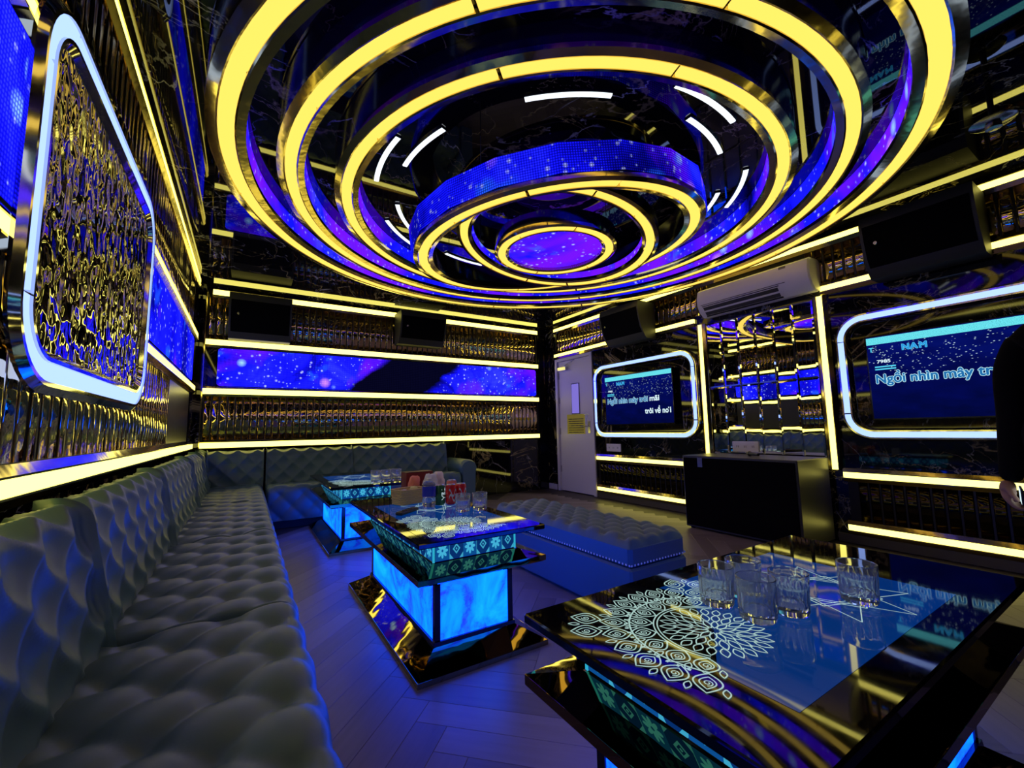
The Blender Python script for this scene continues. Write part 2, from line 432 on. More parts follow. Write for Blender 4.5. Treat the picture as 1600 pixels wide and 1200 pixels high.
strip('warm light strip above the television nearest the camera', (XB-ex, 1.66, RZ1), (XB-ex, .1, RZ1), (-1, 0, 0), seg=2)
strip('warm light strip below the television beside the door', (XB-ex, DY0-.04, RZ3), (XB-ex, 2.9, RZ3), (-1, 0, 0), seg=2)
strip('warm light strip below the television nearest the camera', (XB-ex, 1.62, RZ3), (XB-ex, .1, RZ3), (-1, 0, 0), seg=2)
strip('warm light strip near the floor beside the door', (XB-ex, DY0-.04, RZ4), (XB-ex, 2.9, RZ4), (-1, 0, 0), seg=2)
strip('warm light strip near the floor, nearest the camera', (XB-ex, 1.62, RZ4), (XB-ex, .1, RZ4), (-1, 0, 0), seg=2)
strip('upright warm light strip left of the mirror tiles', (XB-ex, 2.857, .60), (XB-ex, 2.857, 2.14), (-1, 0, 0), seg=3)
strip('upright warm light strip right of the mirror tiles', (XB-ex, 1.670, .60), (XB-ex, 1.670, 2.14), (-1, 0, 0), seg=3)

# ------------------------------------------------------------------ fluted mirror slats, one piece each
PITCH = 0.075
def slat_mesh(h, mat, wdt=0.062, dep=0.0010):
    mb = MB(); n = 8; vs = []; fs = []
    for z in (0, h):
        for i in range(n+1):
            u = -wdt/2+wdt*i/n
            vs.append((u, -.002-dep*(1-(2*i/n-1)**2), z))
        vs += [(wdt/2, 0, z), (-wdt/2, 0, z)]
    k = n+3
    fs = [(i, (i+1) % k, k+(i+1) % k, k+i) for i in range(k)] + [tuple(range(k))[::-1], tuple(range(k, 2*k))]
    me = mb.add(vs, fs).mesh('slat', mat)
    me.polygons.foreach_set('use_smooth', [i < n for i in range(len(me.polygons))])
    return me
def slats(parent, side, a, b, z0, z1, mat, skip=()):
    me = slat_mesh(z1-z0, mat)
    n = int((b-a)/PITCH)
    for i in range(n):
        c = a+PITCH*(i+.5)
        if any(s0 < c < s1 for s0, s1 in skip): continue
        tw = random.uniform(-.05, .05)
        if side == 'left': link('slat', me, parent, (XA+.004, c, z0), (0, 0, PI/2+tw))
        elif side == 'back': link('slat', me, parent, (c, YD-.004, z0), (0, 0, tw))
        else: link('slat', me, parent, (XB-.004, c, z0), (0, 0, -PI/2+tw))
def backing(name, side, a, b, z0, z1, parent):
    m = MB()
    if side == 'left': m.box(XA, XA+.004, a, b, z0, z1)
    elif side == 'back': m.box(a, b, YD-.004, YD, z0, z1)
    else: m.box(XB-.004, XB, a, b, z0, z1)
    return m.build(name, 'dark', parent)
backing('slat_backing', 'left', .3, 5.36, Z3+.056, Z2-.056, wall_left); backing('slat_backing', 'left', .3, 5.36, Z1+.056, Z4-.056, wall_left)
slats(wall_left, 'left', .42, 4.12, Z3+.058, Z2-.058, 'bronze'); slats(wall_left, 'left', 1.2, 5.36, Z1+.058, Z4-.058, 'bronzedark')
backing('slat_backing', 'back', XA+.08, 4.17, Z3+.056, Z2-.056, wall_back); backing('slat_backing', 'back', XA+.08, 4.17, Z1+.056, Z4-.056, wall_back)
slats(wall_back, 'back', XA+.09, 4.165, Z3+.058, Z2-.058, 'bronze'); slats(wall_back, 'back', XA+.09, 4.165, Z1+.058, Z4-.058, 'bronze')
backing('slat_backing', 'right', .1, 5.55, RZ1+.056, 2.628-.056, wall_right)
slats(wall_right, 'right', .12, 5.55, RZ1+.058, 2.628-.058, 'bronze', skip=((1.80, 2.72), (.75, 1.1), (3.5, 4.0)))
for a_, b_ in ((.1, 1.6), (2.93, DY0-.05)):
    backing('slat_backing', 'right', a_, b_, RZ4+.056, RZ3-.056, wall_right)
    slats(wall_right, 'right', a_+.01, b_, RZ4+.058, RZ3-.058, 'smoke')

# wall trims
def trim(i, mb, mat): return struct('trim_%d' % i, mb, mat)
trim(1, MB().box(4.285, 4.305, YD-.03, YD, .80, 2.62), 'gold')
trim(2, MB().box(4.17, XB, YD-.022, YD, 0, ZC), 'blackgloss')
trim(3, MB().box(XA, XA+.066, YD-.05, YD, .80, ZC), 'marble')
trim(4, MB().box(XA+.066, XA+.078, YD-.04, YD, .80, 2.62), 'gold')
trim(5, MB().box(XA, XA+.014, 5.37, 5.54, Z3+.057, Z4), 'marble')
struct('baseboard_right', MB().box(XB-.016, XB, .1, 1.70, 0, .072).box(XB-.016, XB, 2.80, DY0-.03, 0, .072), plain('baseboard_paint', (0.10, 0.085, 0.05), 0.3))
struct('baseboard_back', MB().box(XB-.014, XB, DY1+.04, YD-.03, 0, .09), 'door')

# ------------------------------------------------------------------ wall LED screens
def wall_screen(label, side, a, b, z0, z1, mat):
    r = .04; root = thing('led_wall_screen', label, 'LED screen', (XA, a, z0) if side == 'left' else (a, YD, z0), PI/2 if side == 'left' else 0)
    w_, h_ = b-a, z1-z0
    pts = []
    for cx, cz, s0 in ((w_-r, h_-r, 0), (r, h_-r, PI/2), (r, r, PI), (w_-r, r, 1.5*PI)):
        pts += [(cx+r*cos(s0+k*PI/12), cz+r*sin(s0+k*PI/12)) for k in range(7)]
    n = len(pts)
    body = MB().add([(x, -.004, z) for x, z in pts]+[(x, -.020, z) for x, z in pts], [tuple(range(n))]+[(k, (k+1) % n, n+(k+1) % n, n+k) for k in range(n)])
    body.build('cabinet', 'black', root)
    MB().add([(x, -.0205, z) for x, z in pts], [tuple(range(n))], [pts]).build('display', mat, root)
    return root
wall_screen('wide blue LED screen showing stars and nebula on the back wall', 'back', XA+.2, 4.12, Z2+.062, Z1-.062, 'scr_back')
wall_screen('blue LED screen running along left wall behind the mirror panel', 'left', .35, 5.34, Z2+.062, Z1-.062, 'scr_left')

# ------------------------------------------------------------------ rounded neon frames
def rr_path(w_, h_, r, k=10):
    out = []
    for cx, cy, s0 in ((w_/2-r, h_/2-r, 0), (-w_/2+r, h_/2-r, PI/2), (-w_/2+r, -h_/2+r, PI), (w_/2-r, -h_/2+r, 1.5*PI)):
        for q in range(k+1):
            a = s0+q*(PI/2)/k; out.append(((cx+r*cos(a), cy+r*sin(a)), (cos(a), sin(a))))
    return out
def neon_frame(root, fr, w_, h_, r, wid=.10, led=.044, dep=.05, k=10):
    path = rr_path(w_, h_, r, k)
    for sg in (-1, 1):
        pr = [(sg*led/2, 0), (sg*wid/2, 0), (sg*wid/2, dep*.35), (sg*(led/2+.012), dep), (sg*led/2, dep)]
        autosmooth(MB().sweep(path, pr, fr).build('frame_rail', 'chrome', root), 30)
    sq = [(-led/2+.001, .002), (led/2-.001, .002), (led/2-.001, dep-.006), (-led/2+.001, dep-.006)]
    for c in range(4):
        MB().sweep(path[c*(k+1):(c+1)*(k+1)], sq, fr, closed=False).build('neon_corner', 'neon', root)
        (p, n_), (q, _) = path[c*(k+1)+k], path[((c+1) % 4)*(k+1)]
        L = math.hypot(q[0]-p[0], q[1]-p[1]); g = .012/L
        e = [((p[0]+(q[0]-p[0])*t_, p[1]+(q[1]-p[1])*t_), n_) for t_ in (g, 1-g)]
        MB().sweep(e, sq, fr, closed=False).build('neon_bar', 'neon', root)
# frames round the televisions on the right wall (local x runs to smaller y, so it reads left to right)
def right_frame(label, yc, zc):
    root = thing('neon_frame', label, 'neon frame', (XB, yc, zc))
    neon_frame(root, lambda x, y, h: (-.004-h, -x, y), 1.610, .965, .17)
    return root
right_frame('rounded cool-white neon frame around the television beside the door', 3.775, 1.372)
right_frame('rounded cool-white neon frame around the television nearest the camera', .730, 1.384)
# droplet mirror with neon frame, left wall
root = thing('droplet_mirror', 'tall hammered mirror with white neon frame on the left wall', 'mirror', (XA, 2.112, 1.657))
mw, mh, mr = 1.355, .965, .17
fr = lambda x, y, h: (h+.042, x, y)
neon_frame(root, fr, mw, mh, mr, .115, .054, .022)
pts = [p for p, n_ in rr_path(mw-.06, mh-.06, mr-.03)]; n = len(pts)
MB().add([fr(x, y, .006) for x, y in pts], [tuple(range(n))], [[(x+mw/2, (y+mh/2)/mh) for x, y in pts]]).build('mirror_glass', 'droplet', root)
MB().add([fr(x, y, .0) for x, y in pts]+[fr(x, y, .0055) for x, y in pts], [tuple(range(n)), tuple(range(n, 2*n))]+[(k, (k+1) % n, n+(k+1) % n, n+k) for k in range(n)]).build('back_board', 'goldmir', root)

# ------------------------------------------------------------------ televisions
t = NT('tv_picture'); uv = t.coord('UV'); x, y, _ = t.sep(uv)
cl = t.noise(t.v('MULTIPLY', uv, (1, 2.2, 1)), 3.0, 4.0)
c = t.ramp(t.m('MULTIPLY_ADD', cl, 0.5, t.m('MULTIPLY', y, 0.35)), [(0.2, (0.0005, 0.002, 0.035)), (0.45, (0.001, 0.003, 0.085)), (0.75, (0.002, 0.008, 0.20))])
q = t.v('MULTIPLY', uv, (1.0, 1.9, 1.0))
vd = t.n('TexVoronoi', {'Vector': q, 'Scale': 34.0}, 0); vc = t.n('TexVoronoi', {'Vector': q, 'Scale': 34.0}, 1)
band = t.n('MapRange', {0: t.m('ABSOLUTE', t.m('SUBTRACT', t.m('ADD', y, t.m('MULTIPLY', cl, 0.25)), 0.84)), 1: 0.26, 2: 0.05})
lights = t.m('MULTIPLY', t.m('MULTIPLY', t.n('MapRange', {0: vd, 1: 0.32, 2: 0.12}), t.m('GREATER_THAN', t.sep(vc)[1], 0.62)), t.m('GREATER_THAN', t.m('MULTIPLY', band, t.noise(uv, 9.0)), 0.20))
c = t.mix(lights, c, (0.55, 0.75, 0.9))
MAT['tv'] = t.emit(c, 1.0)
t = NT('tv_banner'); uv = t.coord('UV')
n_ = t.noise(t.v('MULTIPLY', uv, (70.0, 6.0, 1.0)), 3.0, 2.0)
MAT['banner'] = t.emit(t.mix(t.n('MapRange', {0: n_, 1: 0.56, 2: 0.60, 3: 0.0, 4: 0.6}), (0.16, 0.85, 0.95), (0.01, 0.15, 0.25)), 0.95)
MAT['lyric'] = glow('lyric_cyan', (0.10, 0.72, 1.0), 0.95); MAT['lyric_line'] = glow('lyric_outline', (0.55, 0.92, 1.0), 1.0)
MAT['lyric_fill'] = glow('lyric_fill', (0.015, 0.16, 0.42), 1.0)
MAT['lyric_white'] = glow('lyric_white', (0.72, 0.92, 1.0), 1.0); MAT['titleblue'] = glow('title_blue', (0.03, 0.35, 0.85), 0.9)
def television(label, yl, z0):
    # local x to the right on the picture = towards smaller y
    W_, H_ = 1.11, .655
    root = thing('television', label, 'television', (XB-.075, yl, z0), -PI/2)
    MB().bevbox(-.012, W_+.012, .002, .045, -.014, H_+.012, .004).build('bezel', 'blackgloss', root)
    MB().box(.3, W_-.3, .045, .073, .15, H_-.15).build('wall_mount', 'black', root)
    s = MB().add([(0, 0, 0), (W_, 0, 0), (W_, 0, H_), (0, 0, H_)], [(0, 1, 2, 3)], [[(0, 0), (1.7, 0), (1.7, 1), (0, 1)]]).build('screen', 'tv', root)
    MB().add([(0, -.0008, H_-.062), (W_, -.0008, H_-.062), (W_, -.0008, H_-.006), (0, -.0008, H_-.006)], [(0, 1, 2, 3)], [[(0, 0), (1, 0), (1, 1), (0, 1)]]).build('banner', 'banner', s)
    def fit(body, size, x0, x1, z, mat, line=None):
        # heavy letters: the glyphs nudged in eight directions; the outline is the same a little wider, just behind
        src = text_mesh('lyric_text', body, size, mat); V = [v.co.copy() for v in src.vertices]; F = [tuple(p.vertices) for p in src.polygons]
        wd = max(v.x for v in V)
        def heavy(nm, r_, mt, yy):
            mb = MB()
            for k in range(8): mb.add([(v.x+r_*cos(k*PI/4), v.y+r_*sin(k*PI/4), -.00001*k) for v in V], F)
            b = link(nm, mb.mesh(nm, mt), s, (x0, yy, z), (PI/2, 0, 0)); b.scale = ((x1-x0)/wd, 1, 1)
        f_ = size/.098
        heavy('lyric_text', .0026*f_, mat, -.0020)
        if line: heavy('lyric_outline', .0062*f_, line, -.0012)
    fit('Ngồi nhìn mây trôi', .098, .035, .735, .280, 'lyric_fill', 'lyric_line')
    fit('mãi', .098, .765, .915, .280, 'lyric_white')
    fit('trôi về no', .098, .69, 1.042, .125, 'lyric_white'); fit('i', .098, 1.062, 1.078, .125, 'lyric_white')
    fit('’', .07, 1.038, 1.052, .142, 'lyric_white')
    [fit(ch, .062, .215+.05*k, .258+.05*k, .525, 'titleblue', 'lyric') for k, ch in enumerate('NAM')]; fit('T', .05, .012, .04, .535, 'lyric')
    fit('7985', .036, .055, .14, .440, 'lyric_white')
    for k in range(2):
        MB().add([(.04, -.001, .405-.020*k), (.17, -.001, .405-.020*k), (.17, -.001, .415-.020*k), (.04, -.001, .415-.020*k)], [(0, 1, 2, 3)]).build('caption_line', 'lyric', s)
    return root
television('wall television with blue karaoke lyrics beside the door', 4.350, 1.040)
television('wall television with blue karaoke lyrics nearest the camera', 1.352, 1.030)

# ------------------------------------------------------------------ mirror tiles between the televisions
root = tag(MB().box(XB-.004, XB, 1.735, 2.80, .70, 2.13).build('mirror_panel', 'dark'), 'wall of tall mirror rectangles between two upright light strips', 'mirror')
TWd, rows = (2.80-1.735)/6, ((.70, 1.41), (1.41, 2.13))
for z0, z1 in rows:
    hh, ww, bv, dd = (z1-z0)/2-.0015, TWd/2-.0015, .014, .006
    mb = MB()
    vs = [(0, sx*ww, sz*hh) for sx, sz in ((-1, -1), (1, -1), (1, 1), (-1, 1))]+[(-.002, sx*ww, sz*hh) for sx, sz in ((-1, -1), (1, -1), (1, 1), (-1, 1))]+[(-dd, sx*(ww-bv), sz*(hh-bv)) for sx, sz in ((-1, -1), (1, -1), (1, 1), (-1, 1))]
    fs = [(0, 1, 2, 3), (8, 9, 10, 11)]+[(i+o, (i+1) % 4+o, 4+(i+1) % 4+o, 4+i+o) for o in (0, 4) for i in range(4)]
    me = mb.add(vs, fs).mesh('tile', 'mirror')
    for i in range(6):
        link('tile', me, root, (XB-.0045, 1.735+TWd*(i+.5), (z0+z1)/2), (0, random.uniform(-.006, .006), random.uniform(-.010, .010)))

# ------------------------------------------------------------------ door
door = tag(MB().bevbox(XB+.012, XB+.055, DY0+.055, DY1-.055, .008, DZ-.05, .003).build('door_1', 'door'), kind='structure')
fm = MB()
for y0, y1 in ((DY0, DY0+.05), (DY1-.05, DY1)): fm.box(XB-.02, XB+.07, y0, y1, 0, DZ)
fm.box(XB-.02, XB+.07, DY0+.05, DY1-.05, DZ-.045, DZ)
fm.build('door_frame', 'door', door)
MB().box(XB+.006, XB+.011, 5.000, 5.190, 1.215, 1.70).build('vision_frame', 'black', door)
MAT['vision'] = glow('violet_window', (0.28, 0.22, 0.85), 0.75)
MB().box(XB+.002, XB+.0055, 5.012, 5.178, 1.227, 1.688).build('vision_pane', 'vision', door)
t = NT('notice_paper'); uv = t.coord('UV'); x, y, _ = t.sep(uv)
ln = t.m('MULTIPLY', t.m('GREATER_THAN', t.m('FRACT', t.m('MULTIPLY', y, 9.0)), 0.55), t.m('GREATER_THAN', t.noise(t.v('MULTIPLY', uv, (22, 2, 1)), 3.0), 0.38))
ins = t.m('MULTIPLY', t.m('MULTIPLY', t.m('GREATER_THAN', x, 0.08), t.m('LESS_THAN', x, 0.92)), t.m('LESS_THAN', y, 0.78))
MAT['notice'] = t.pbr(t.mix(t.m('MULTIPLY', ln, ins), (0.80, 0.72, 0.06), (0.10, 0.09, 0.03)), 0.5)
sg = tag(MB().box(XB-.002, XB+.001, 4.895, 5.318, .905, 1.212).add([(XB-.0022, 5.318, .905), (XB-.0022, 4.895, .905), (XB-.0022, 4.895, 1.212), (XB-.0022, 5.318, 1.212)], [(0, 1, 2, 3)], [[(0, 0), (1, 0), (1, 1), (0, 1)]]).build('notice', 'notice'), 'yellow printed notice stuck on the white door', 'sign')
sg.location.x = .0135
MB().tube([(XB+.012, 4.80, 1.02), (XB-.045, 4.80, 1.02), (XB-.05, 4.92, 1.02)], .010).box(XB+.004, XB+.012, 4.775, 4.825, .92, 1.10).build('door_handle', 'silver', door)
MB().tube([(XB-.01, 4.79, 1.20), (XB-.02, 4.88, 1.20)], .006).tube([(XB-.02, 4.80, 1.19), (XB-.02, 4.84, 1.06)], .004).build('door_latch', 'silver', door)
MB().box(XB-.045, XB+.012, 5.26, 5.46, 1.93, 1.985).tube([(XB-.03, 5.30, 1.99), (XB-.10, 5.18, 1.995), (XB-.02, 5.06, 2.07)], .008).build('door_closer', 'silver', door)
for z in (.35, .95, 1.45, 1.85): MB().box(XB+.006, XB+.012, DY1-.075, DY1-.045, z-.05, z+.05).build('hinge', 'silver', door)

# ------------------------------------------------------------------ sockets
def socket(label, y0, z0, xw):
    root = thing('socket_plate', label, 'socket', (xw, y0, z0), -PI/2)
    MB().bevbox(0, .27, -.012, 0, 0, .105, .004).build('plate', 'white', root)
    for k in range(3):
        h = MB()
        for dx in (-.008, .008): h.box(.055+.08*k+dx-.002, .055+.08*k+dx+.002, -.0135, -.0125, .042, .064)
        h.build('socket_hole', 'black', root)
socket('white triple wall socket under the television beside the door', 4.435, .663, XB-.003)
socket('white wall socket at foot of mirror tiles behind the black cabinet', 2.58, .725, XB-.012)

# ------------------------------------------------------------------ ceiling rings (concentric, hung just under the ceiling)
CX, CY = 1.994, 2.516
def circ(r, a0, a1, n): return [((r*cos(a0+(a1-a0)*i/n), r*sin(a0+(a1-a0)*i/n)), (cos(a0+(a1-a0)*i/n), sin(a0+(a1-a0)*i/n))) for i in range(n+1)]
def ring(name, label, r, hw, lw, z, zt, band=None, tilt=(0, 0), nseg=12, phase=-166.8, cables=False, n=120, cat='ceiling light', lip=.022, drum=0.0):
    root = thing(name, label, cat, (CX, CY, z))
    nrm = Vector((tilt[0], tilt[1], 1)).normalized(); rot = Vector((0, 0, 1)).rotation_difference(nrm).to_matrix()
    fr = lambda x, y, h: tuple(rot @ Vector((x, y, h)))
    full = circ(r, 0, 2*PI, n)[:-1]; H_ = zt-z
    for sgn in (-1, 1):
        pr = [(sgn*lw, lip), (sgn*lw, .0), (sgn*(lw+.008), -.004), (sgn*hw, .006), (sgn*hw, lip+.008)]
        autosmooth(MB().sweep(full, pr, fr).build('gold_rail', 'gold', root), 35)
    pr = [(-hw+.004, lip+.009), (hw-.004, lip+.009), (hw-.004, H_), (-hw+.004, H_)]
    autosmooth(MB().sweep(full, pr, fr).build('ring_body', 'blackgloss', root), 35)
    for k in range(nseg):
        a0 = math.radians(phase)+2*PI*k/nseg+.011/r; a1 = math.radians(phase)+2*PI*(k+1)/nseg-.011/r
        sq = [(-lw+.001, .004), (lw-.001, .004), (lw-.001, lip), (-lw+.001, lip)]
        MB().sweep(circ(r, a0, a1, max(3, n//nseg)), sq, fr, closed=False).build('diffuser', 'ledring', root)
    if band:
        sgn, zb0, zb1, mat, nf = band
        rb = (r+sgn*(hw+.001))/(cos(PI/nf) if sgn > 0 else 1.0); P = circ(rb, 0, 2*PI, nf); mb = MB(); Lc = 2*PI*rb
        for i in range(nf):
            (p, _), (q, _) = P[i], P[i+1]; u0, u1 = Lc*i/nf, Lc*(i+1)/nf
            mb.add([fr(p[0], p[1], zb0), fr(q[0], q[1], zb0), fr(q[0], q[1], zb1), fr(p[0], p[1], zb1)], [(0, 1, 2, 3)], [[(u0, 0), (u1, 0), (u1, zb1-zb0), (u0, zb1-zb0)]])
        mb.build('led_band', mat, root)
    if cables:
        for k in range(4):
            a = PI/2*k+.5; p = Vector(fr(r*cos(a), r*sin(a), H_)); MB().tube([p, (p.x, p.y, ZC-z)], .0025, 6).build('hanging_cable', 'black', root)
    return root
ring('ceiling_ring_light', 'largest outer gold ring light on the black ceiling', 2.150, .088, .037, 2.56, ZC-.001, (-1, .032, .138, 'scr_ring', 120))
ring('ceiling_ring_light', 'second largest gold ring light on ceiling, just inside the outer one', 1.846, .074, .031, 2.56, ZC-.001, (-1, .032, .138, 'scr_ring', 110))
ring('ceiling_ring_light', 'third gold ring light on ceiling, surrounding the hanging drum', 1.528, .074, .031, 2.56, ZC-.001, (-1, .032, .138, 'scr_ring', 96))
ring('pendant_ring_light', 'tilted hanging ring light with blue LED band around its outside', 1.018, .070, .032, 2.372, 2.372+.20, (1, .032, .20, 'scr_drum', 20), (-.11, -.002), cables=True, cat='pendant light')
ring('pendant_ring_light', 'middle hanging ring light tilted against the larger one', .715, .058, .030, 2.425, 2.425+.09, (-1, .032, .088, 'scr_ring', 60), (.144, -.004), cables=True, cat='pendant light')
rf = ring('pendant_ring_light', 'smallest hanging ring light with starry LED disc in its centre', .417, .055, .029, 2.362, 2.362+.12, None, (.0, .0), cables=True, cat='pendant light', n=72, nseg=6)
dp = circ(.362, 0, 2*PI, 64)[:-1]
MB().add([(p[0], p[1], .03) for p, _ in dp], [tuple(range(64))[::-1]], [[(p[0], p[1]) for p, _ in dp][::-1]]).build('led_disc', 'scr_ring', rf)
ARC = {'inner': ['nearest the camera', 'right of the nearest one', 'pointing at the nearest television', 'pointing at the mirror tiles', 'pointing at the door', 'pointing at the back wall', 'pointing at the far left corner', 'pointing at the left wall'],
       'outer': ['pointing at the left wall', 'between left wall and camera', 'pointing at the wall behind the camera', 'pointing at the near television', 'pointing at the air conditioner', 'pointing at the far right corner', 'pointing at the back wall', 'pointing at the far left corner']}
# white light arcs flush in the ceiling, inside the third ring
for R_, ph, nm in ((1.205, -124.0, 'inner'), (1.342, 180.0, 'outer')):
    for k in range(8):
        ac = math.radians(ph+45*k); root = thing('ceiling_light_arc', 'curved white ceiling light in the %s circle, %s' % (nm, ARC[nm][k]), 'ceiling light', (CX, CY, ZC), group='white light arcs on the ceiling, %s circle' % nm)
        P = circ(R_, ac-.185, ac+.185, 12)
        MB().sweep(P, [(-.022, -.0005), (.022, -.0005), (.022, -.010), (-.022, -.010)], lambda x, y, h: (x, y, h), closed=False).build('housing', 'blackgloss', root)
        MB().sweep(P, [(-.016, -.0105), (.016, -.0105), (.012, -.016), (-.012, -.016)], lambda x, y, h: (x, y, h), closed=False).build('diffuser', 'white_led', root)
# small ceiling fitting on a stem
root = thing('ceiling_sprinkler', 'small dark disc on a stem hanging from ceiling near right wall', 'sprinkler', (3.14, .385, ZC))
MB().tube([(0, 0, -.001), (0, 0, -.19)], .012, 10).build('stem', 'black', root)
autosmooth(MB().lathe([(0, -.185), (.075, -.190), (.085, -.200), (.07, -.206), (.03, -.212), (.03, -.235), (0, -.238)], 28).build('disc', plain('dark_chrome', (.25, .25, .27), .2, 1.0), root))

# ------------------------------------------------------------------ air conditioner
root = thing('air_conditioner', 'white split air conditioner on right wall above the mirror tiles', 'air conditioner', (XB-.016, 2.75, 2.175), -PI/2)
Lc, prof = 1.10, [(0, .02), (0, .285), (-.03, .305), (-.15, .300), (-.195, .275), (-.215, .20), (-.21, .12), (-.17, .045), (-.11, .0), (-.04, .0)]
vs, n, K = [], len(prof), 0
xs = [(0, .93), (.012, 1.0), (Lc-.012, 1.0), (Lc, .93)]
for x, s in xs: vs += [(x, y*s if y else 0, .15+(z-.15)*s) for y, z in prof]
fs = [tuple(range(n)), tuple(range(3*n, 4*n))[::-1]]+[(k*n+i, k*n+(i+1) % n, (k+1)*n+(i+1) % n, (k+1)*n+i) for k in range(3) for i in range(n)]
autosmooth(MB().add(vs, fs).build('casing', 'white', root), 30)
MB().add([(.05, -.2115, .113), (Lc-.2, -.2115, .113), (Lc-.2, -.2135, .118), (.05, -.2135, .118)], [(0, 1, 2, 3)]).build('panel_seam', 'black', root)
MB().add([(.06, -.204, .105), (Lc-.26, -.204, .105), (Lc-.26, -.118, .001), (.06, -.118, .001)], [(0, 1, 2, 3)]).build('air_outlet', 'black', root)
for k in (0, 1):
    MB().add([(.07, -.203+.035*k, .088-.046*k), (Lc-.27, -.203+.035*k, .088-.046*k), (Lc-.27, -.178+.035*k, .058-.046*k), (.07, -.178+.035*k, .058-.046*k)], [(0, 1, 2, 3)]).build('louvre', plain('grey_louvre', (.05, .05, .05), .4), root)
MB().box(Lc-.25, Lc-.19, -.202, -.196, .235, .272).build('badge', plain('badge_grey', (.22, .19, .14), .4), root)

# ------------------------------------------------------------------ loudspeakers
def speaker(label, loc, rz, wd=.62, ht=.44):
    root = thing('loudspeaker', label, 'speaker', loc, rz, 'loudspeakers high on the walls')
    prof = [(0, 0), (0, ht), (-.30, ht), (-.315, ht*.85), (-.30, ht*.6), (-.265, ht*.3), (-.20, .03), (-.17, 0)]
    n = len(prof); vs = [(x, y, z) for x in (0, wd) for y, z in prof]
    autosmooth(MB().add(vs, [tuple(range(n)), tuple(range(n, 2*n))]+[(i, (i+1) % n, n+(i+1) % n, n+i) for i in range(n)]).build('cabinet', 'speaker', root), 25)
    g = [(-.318, ht*.83), (-.304, ht*.6), (-.269, ht*.3), (-.204, .04)]
    vs = [(x, y, z) for x in (.02, wd-.02) for y, z in g]+[(x, y+.006, z) for x in (.02, wd-.02) for y, z in g]
    fs = [(i, i+1, 5+i, 4+i) for i in range(3)]+[(8+i, 9+i, 13+i, 12+i) for i in range(3)]+[(0, 4, 12, 8), (3, 7, 15, 11), (0, 1, 9, 8), (1, 2, 10, 9), (2, 3, 11, 10), (4, 5, 13, 12), (5, 6, 14, 13), (6, 7, 15, 14)]
    autosmooth(MB().add(vs, fs).build('grille', 'grille', root), 40)
    MB().lathe([(0, 0), (.014, 0), (.012, .004), (0, .004)], 12).build('badge', 'silver', root, loc=(.09, -.307, ht*.52)).rotation_euler = (PI/2, 0, 0)
    MB().box(.2, wd-.2, .0, .022, ht*.45, ht*.75).build('bracket', 'black', root)
    return root
MAT['speaker'] = plain('speaker_vinyl', (.030, .030, .020), .5)
t = NT('speaker_grille'); dv = t.n('TexVoronoi', {'Vector': t.coord('Object'), 'Scale': 160.0}, 0)
MAT['grille'] = t.pbr((0.0015, 0.0015, 0.002), 0.9, normal=t.bump(dv, .3, .002), Specular_IOR_Level=0.08)
speaker('black loudspeaker high on back wall near the left corner', (-.225, YD-.042, 2.075), 0, .62, .50)
speaker('black loudspeaker high in the middle of the back wall', (1.70, YD-.042, 2.19), 0, .65, .44)
speaker('black loudspeaker high on right wall near the door', (XB-.042, 4.12, 2.09), -PI/2, .66, .46)
speaker('black loudspeaker high on right wall nearest the camera', (XB-.042, 1.235, 2.12), -PI/2, .62, .46)

# ------------------------------------------------------------------ black cabinet under the mirror tiles
root = thing('equipment_cabinet', 'large black cabinet standing on floor below the mirror tiles', 'cabinet', (3.74, 1.71, 0))
MAT['cab'] = plain('cabinet_black', (.035, .033, .028), .38)
MB().bevbox(.012, .555, 0, 1.06, .015, .705, .006).build('body', 'cab', root)
MB().box(.0, .011, .02, 1.04, .035, .685).build('front_grille', 'grille', root)
MB().box(-.003, -.0005, .835, .885, .600, .690).build('label_plate', plain('label_grey', (.12, .12, .13), .3), root)
for sy in (.05, 1.01):
    for sx in (.05, .50): MB().lathe([(0, 0), (.02, 0), (.02, .0148), (0, .0148)], 12).build('foot', 'black', root, loc=(sx, sy, 0))
MAT['mic'] = plain('mic_black', (.012, .012, .012), .4)
root = thing('microphone', 'small black microphone lying on top of the black cabinet', 'microphone', (3.98, 2.18, .7285), .9)
autosmooth(MB().tube([(-.10, 0, 0), (.05, 0, 0), (.06, 0, 0)], [.012, .016, .018], 12).build('handle', 'mic', root))
autosmooth(MB().tube([(.062, 0, 0), (.068, 0, 0), (.085, 0, 0), (.10, 0, 0), (.105, 0, 0)], [.018, .023, .023, .015, .004], 12).build('head', plain('mic_mesh', (.1, .1, .1), .3, 1.0), root))

# ------------------------------------------------------------------ sofas
def tuft(u, v, pu, pv, k=.5):
    a = sin(PI*(u/pu+v/pv))**2; b = sin(PI*(u/pu-v/pv))**2
    return k*((a+.012)*(b+.012))**.25+(1-k)*(1-math.exp(-2.0*(a+b)))
def resample(pts, ds):
    out = [pts[0]]; 
    for p, q in zip(pts, pts[1:]):
        L = math.hypot(q[0]-p[0], q[1]-p[1]); n = max(1, round(L/ds))
        out += [(p[0]+(q[0]-p[0])*k/n, p[1]+(q[1]-p[1])*k/n) for k in range(1, n+1)]
    return out
def rounded(pts, r, k=6):
    out = [pts[0]]
    for i in range(1, len(pts)-1):
        p = Vector(pts[i]); a = (Vector(pts[i-1])-p); b = (Vector(pts[i+1])-p)
        rr = min(r[i], a.length*.49, b.length*.49); a = p+a.normalized()*rr; b = p+b.normalized()*rr
        for q in range(k+1):
            s = q/k; out.append(tuple((1-s)**2*a+2*s*(1-s)*p+s*s*b))
    return out+[pts[-1]]
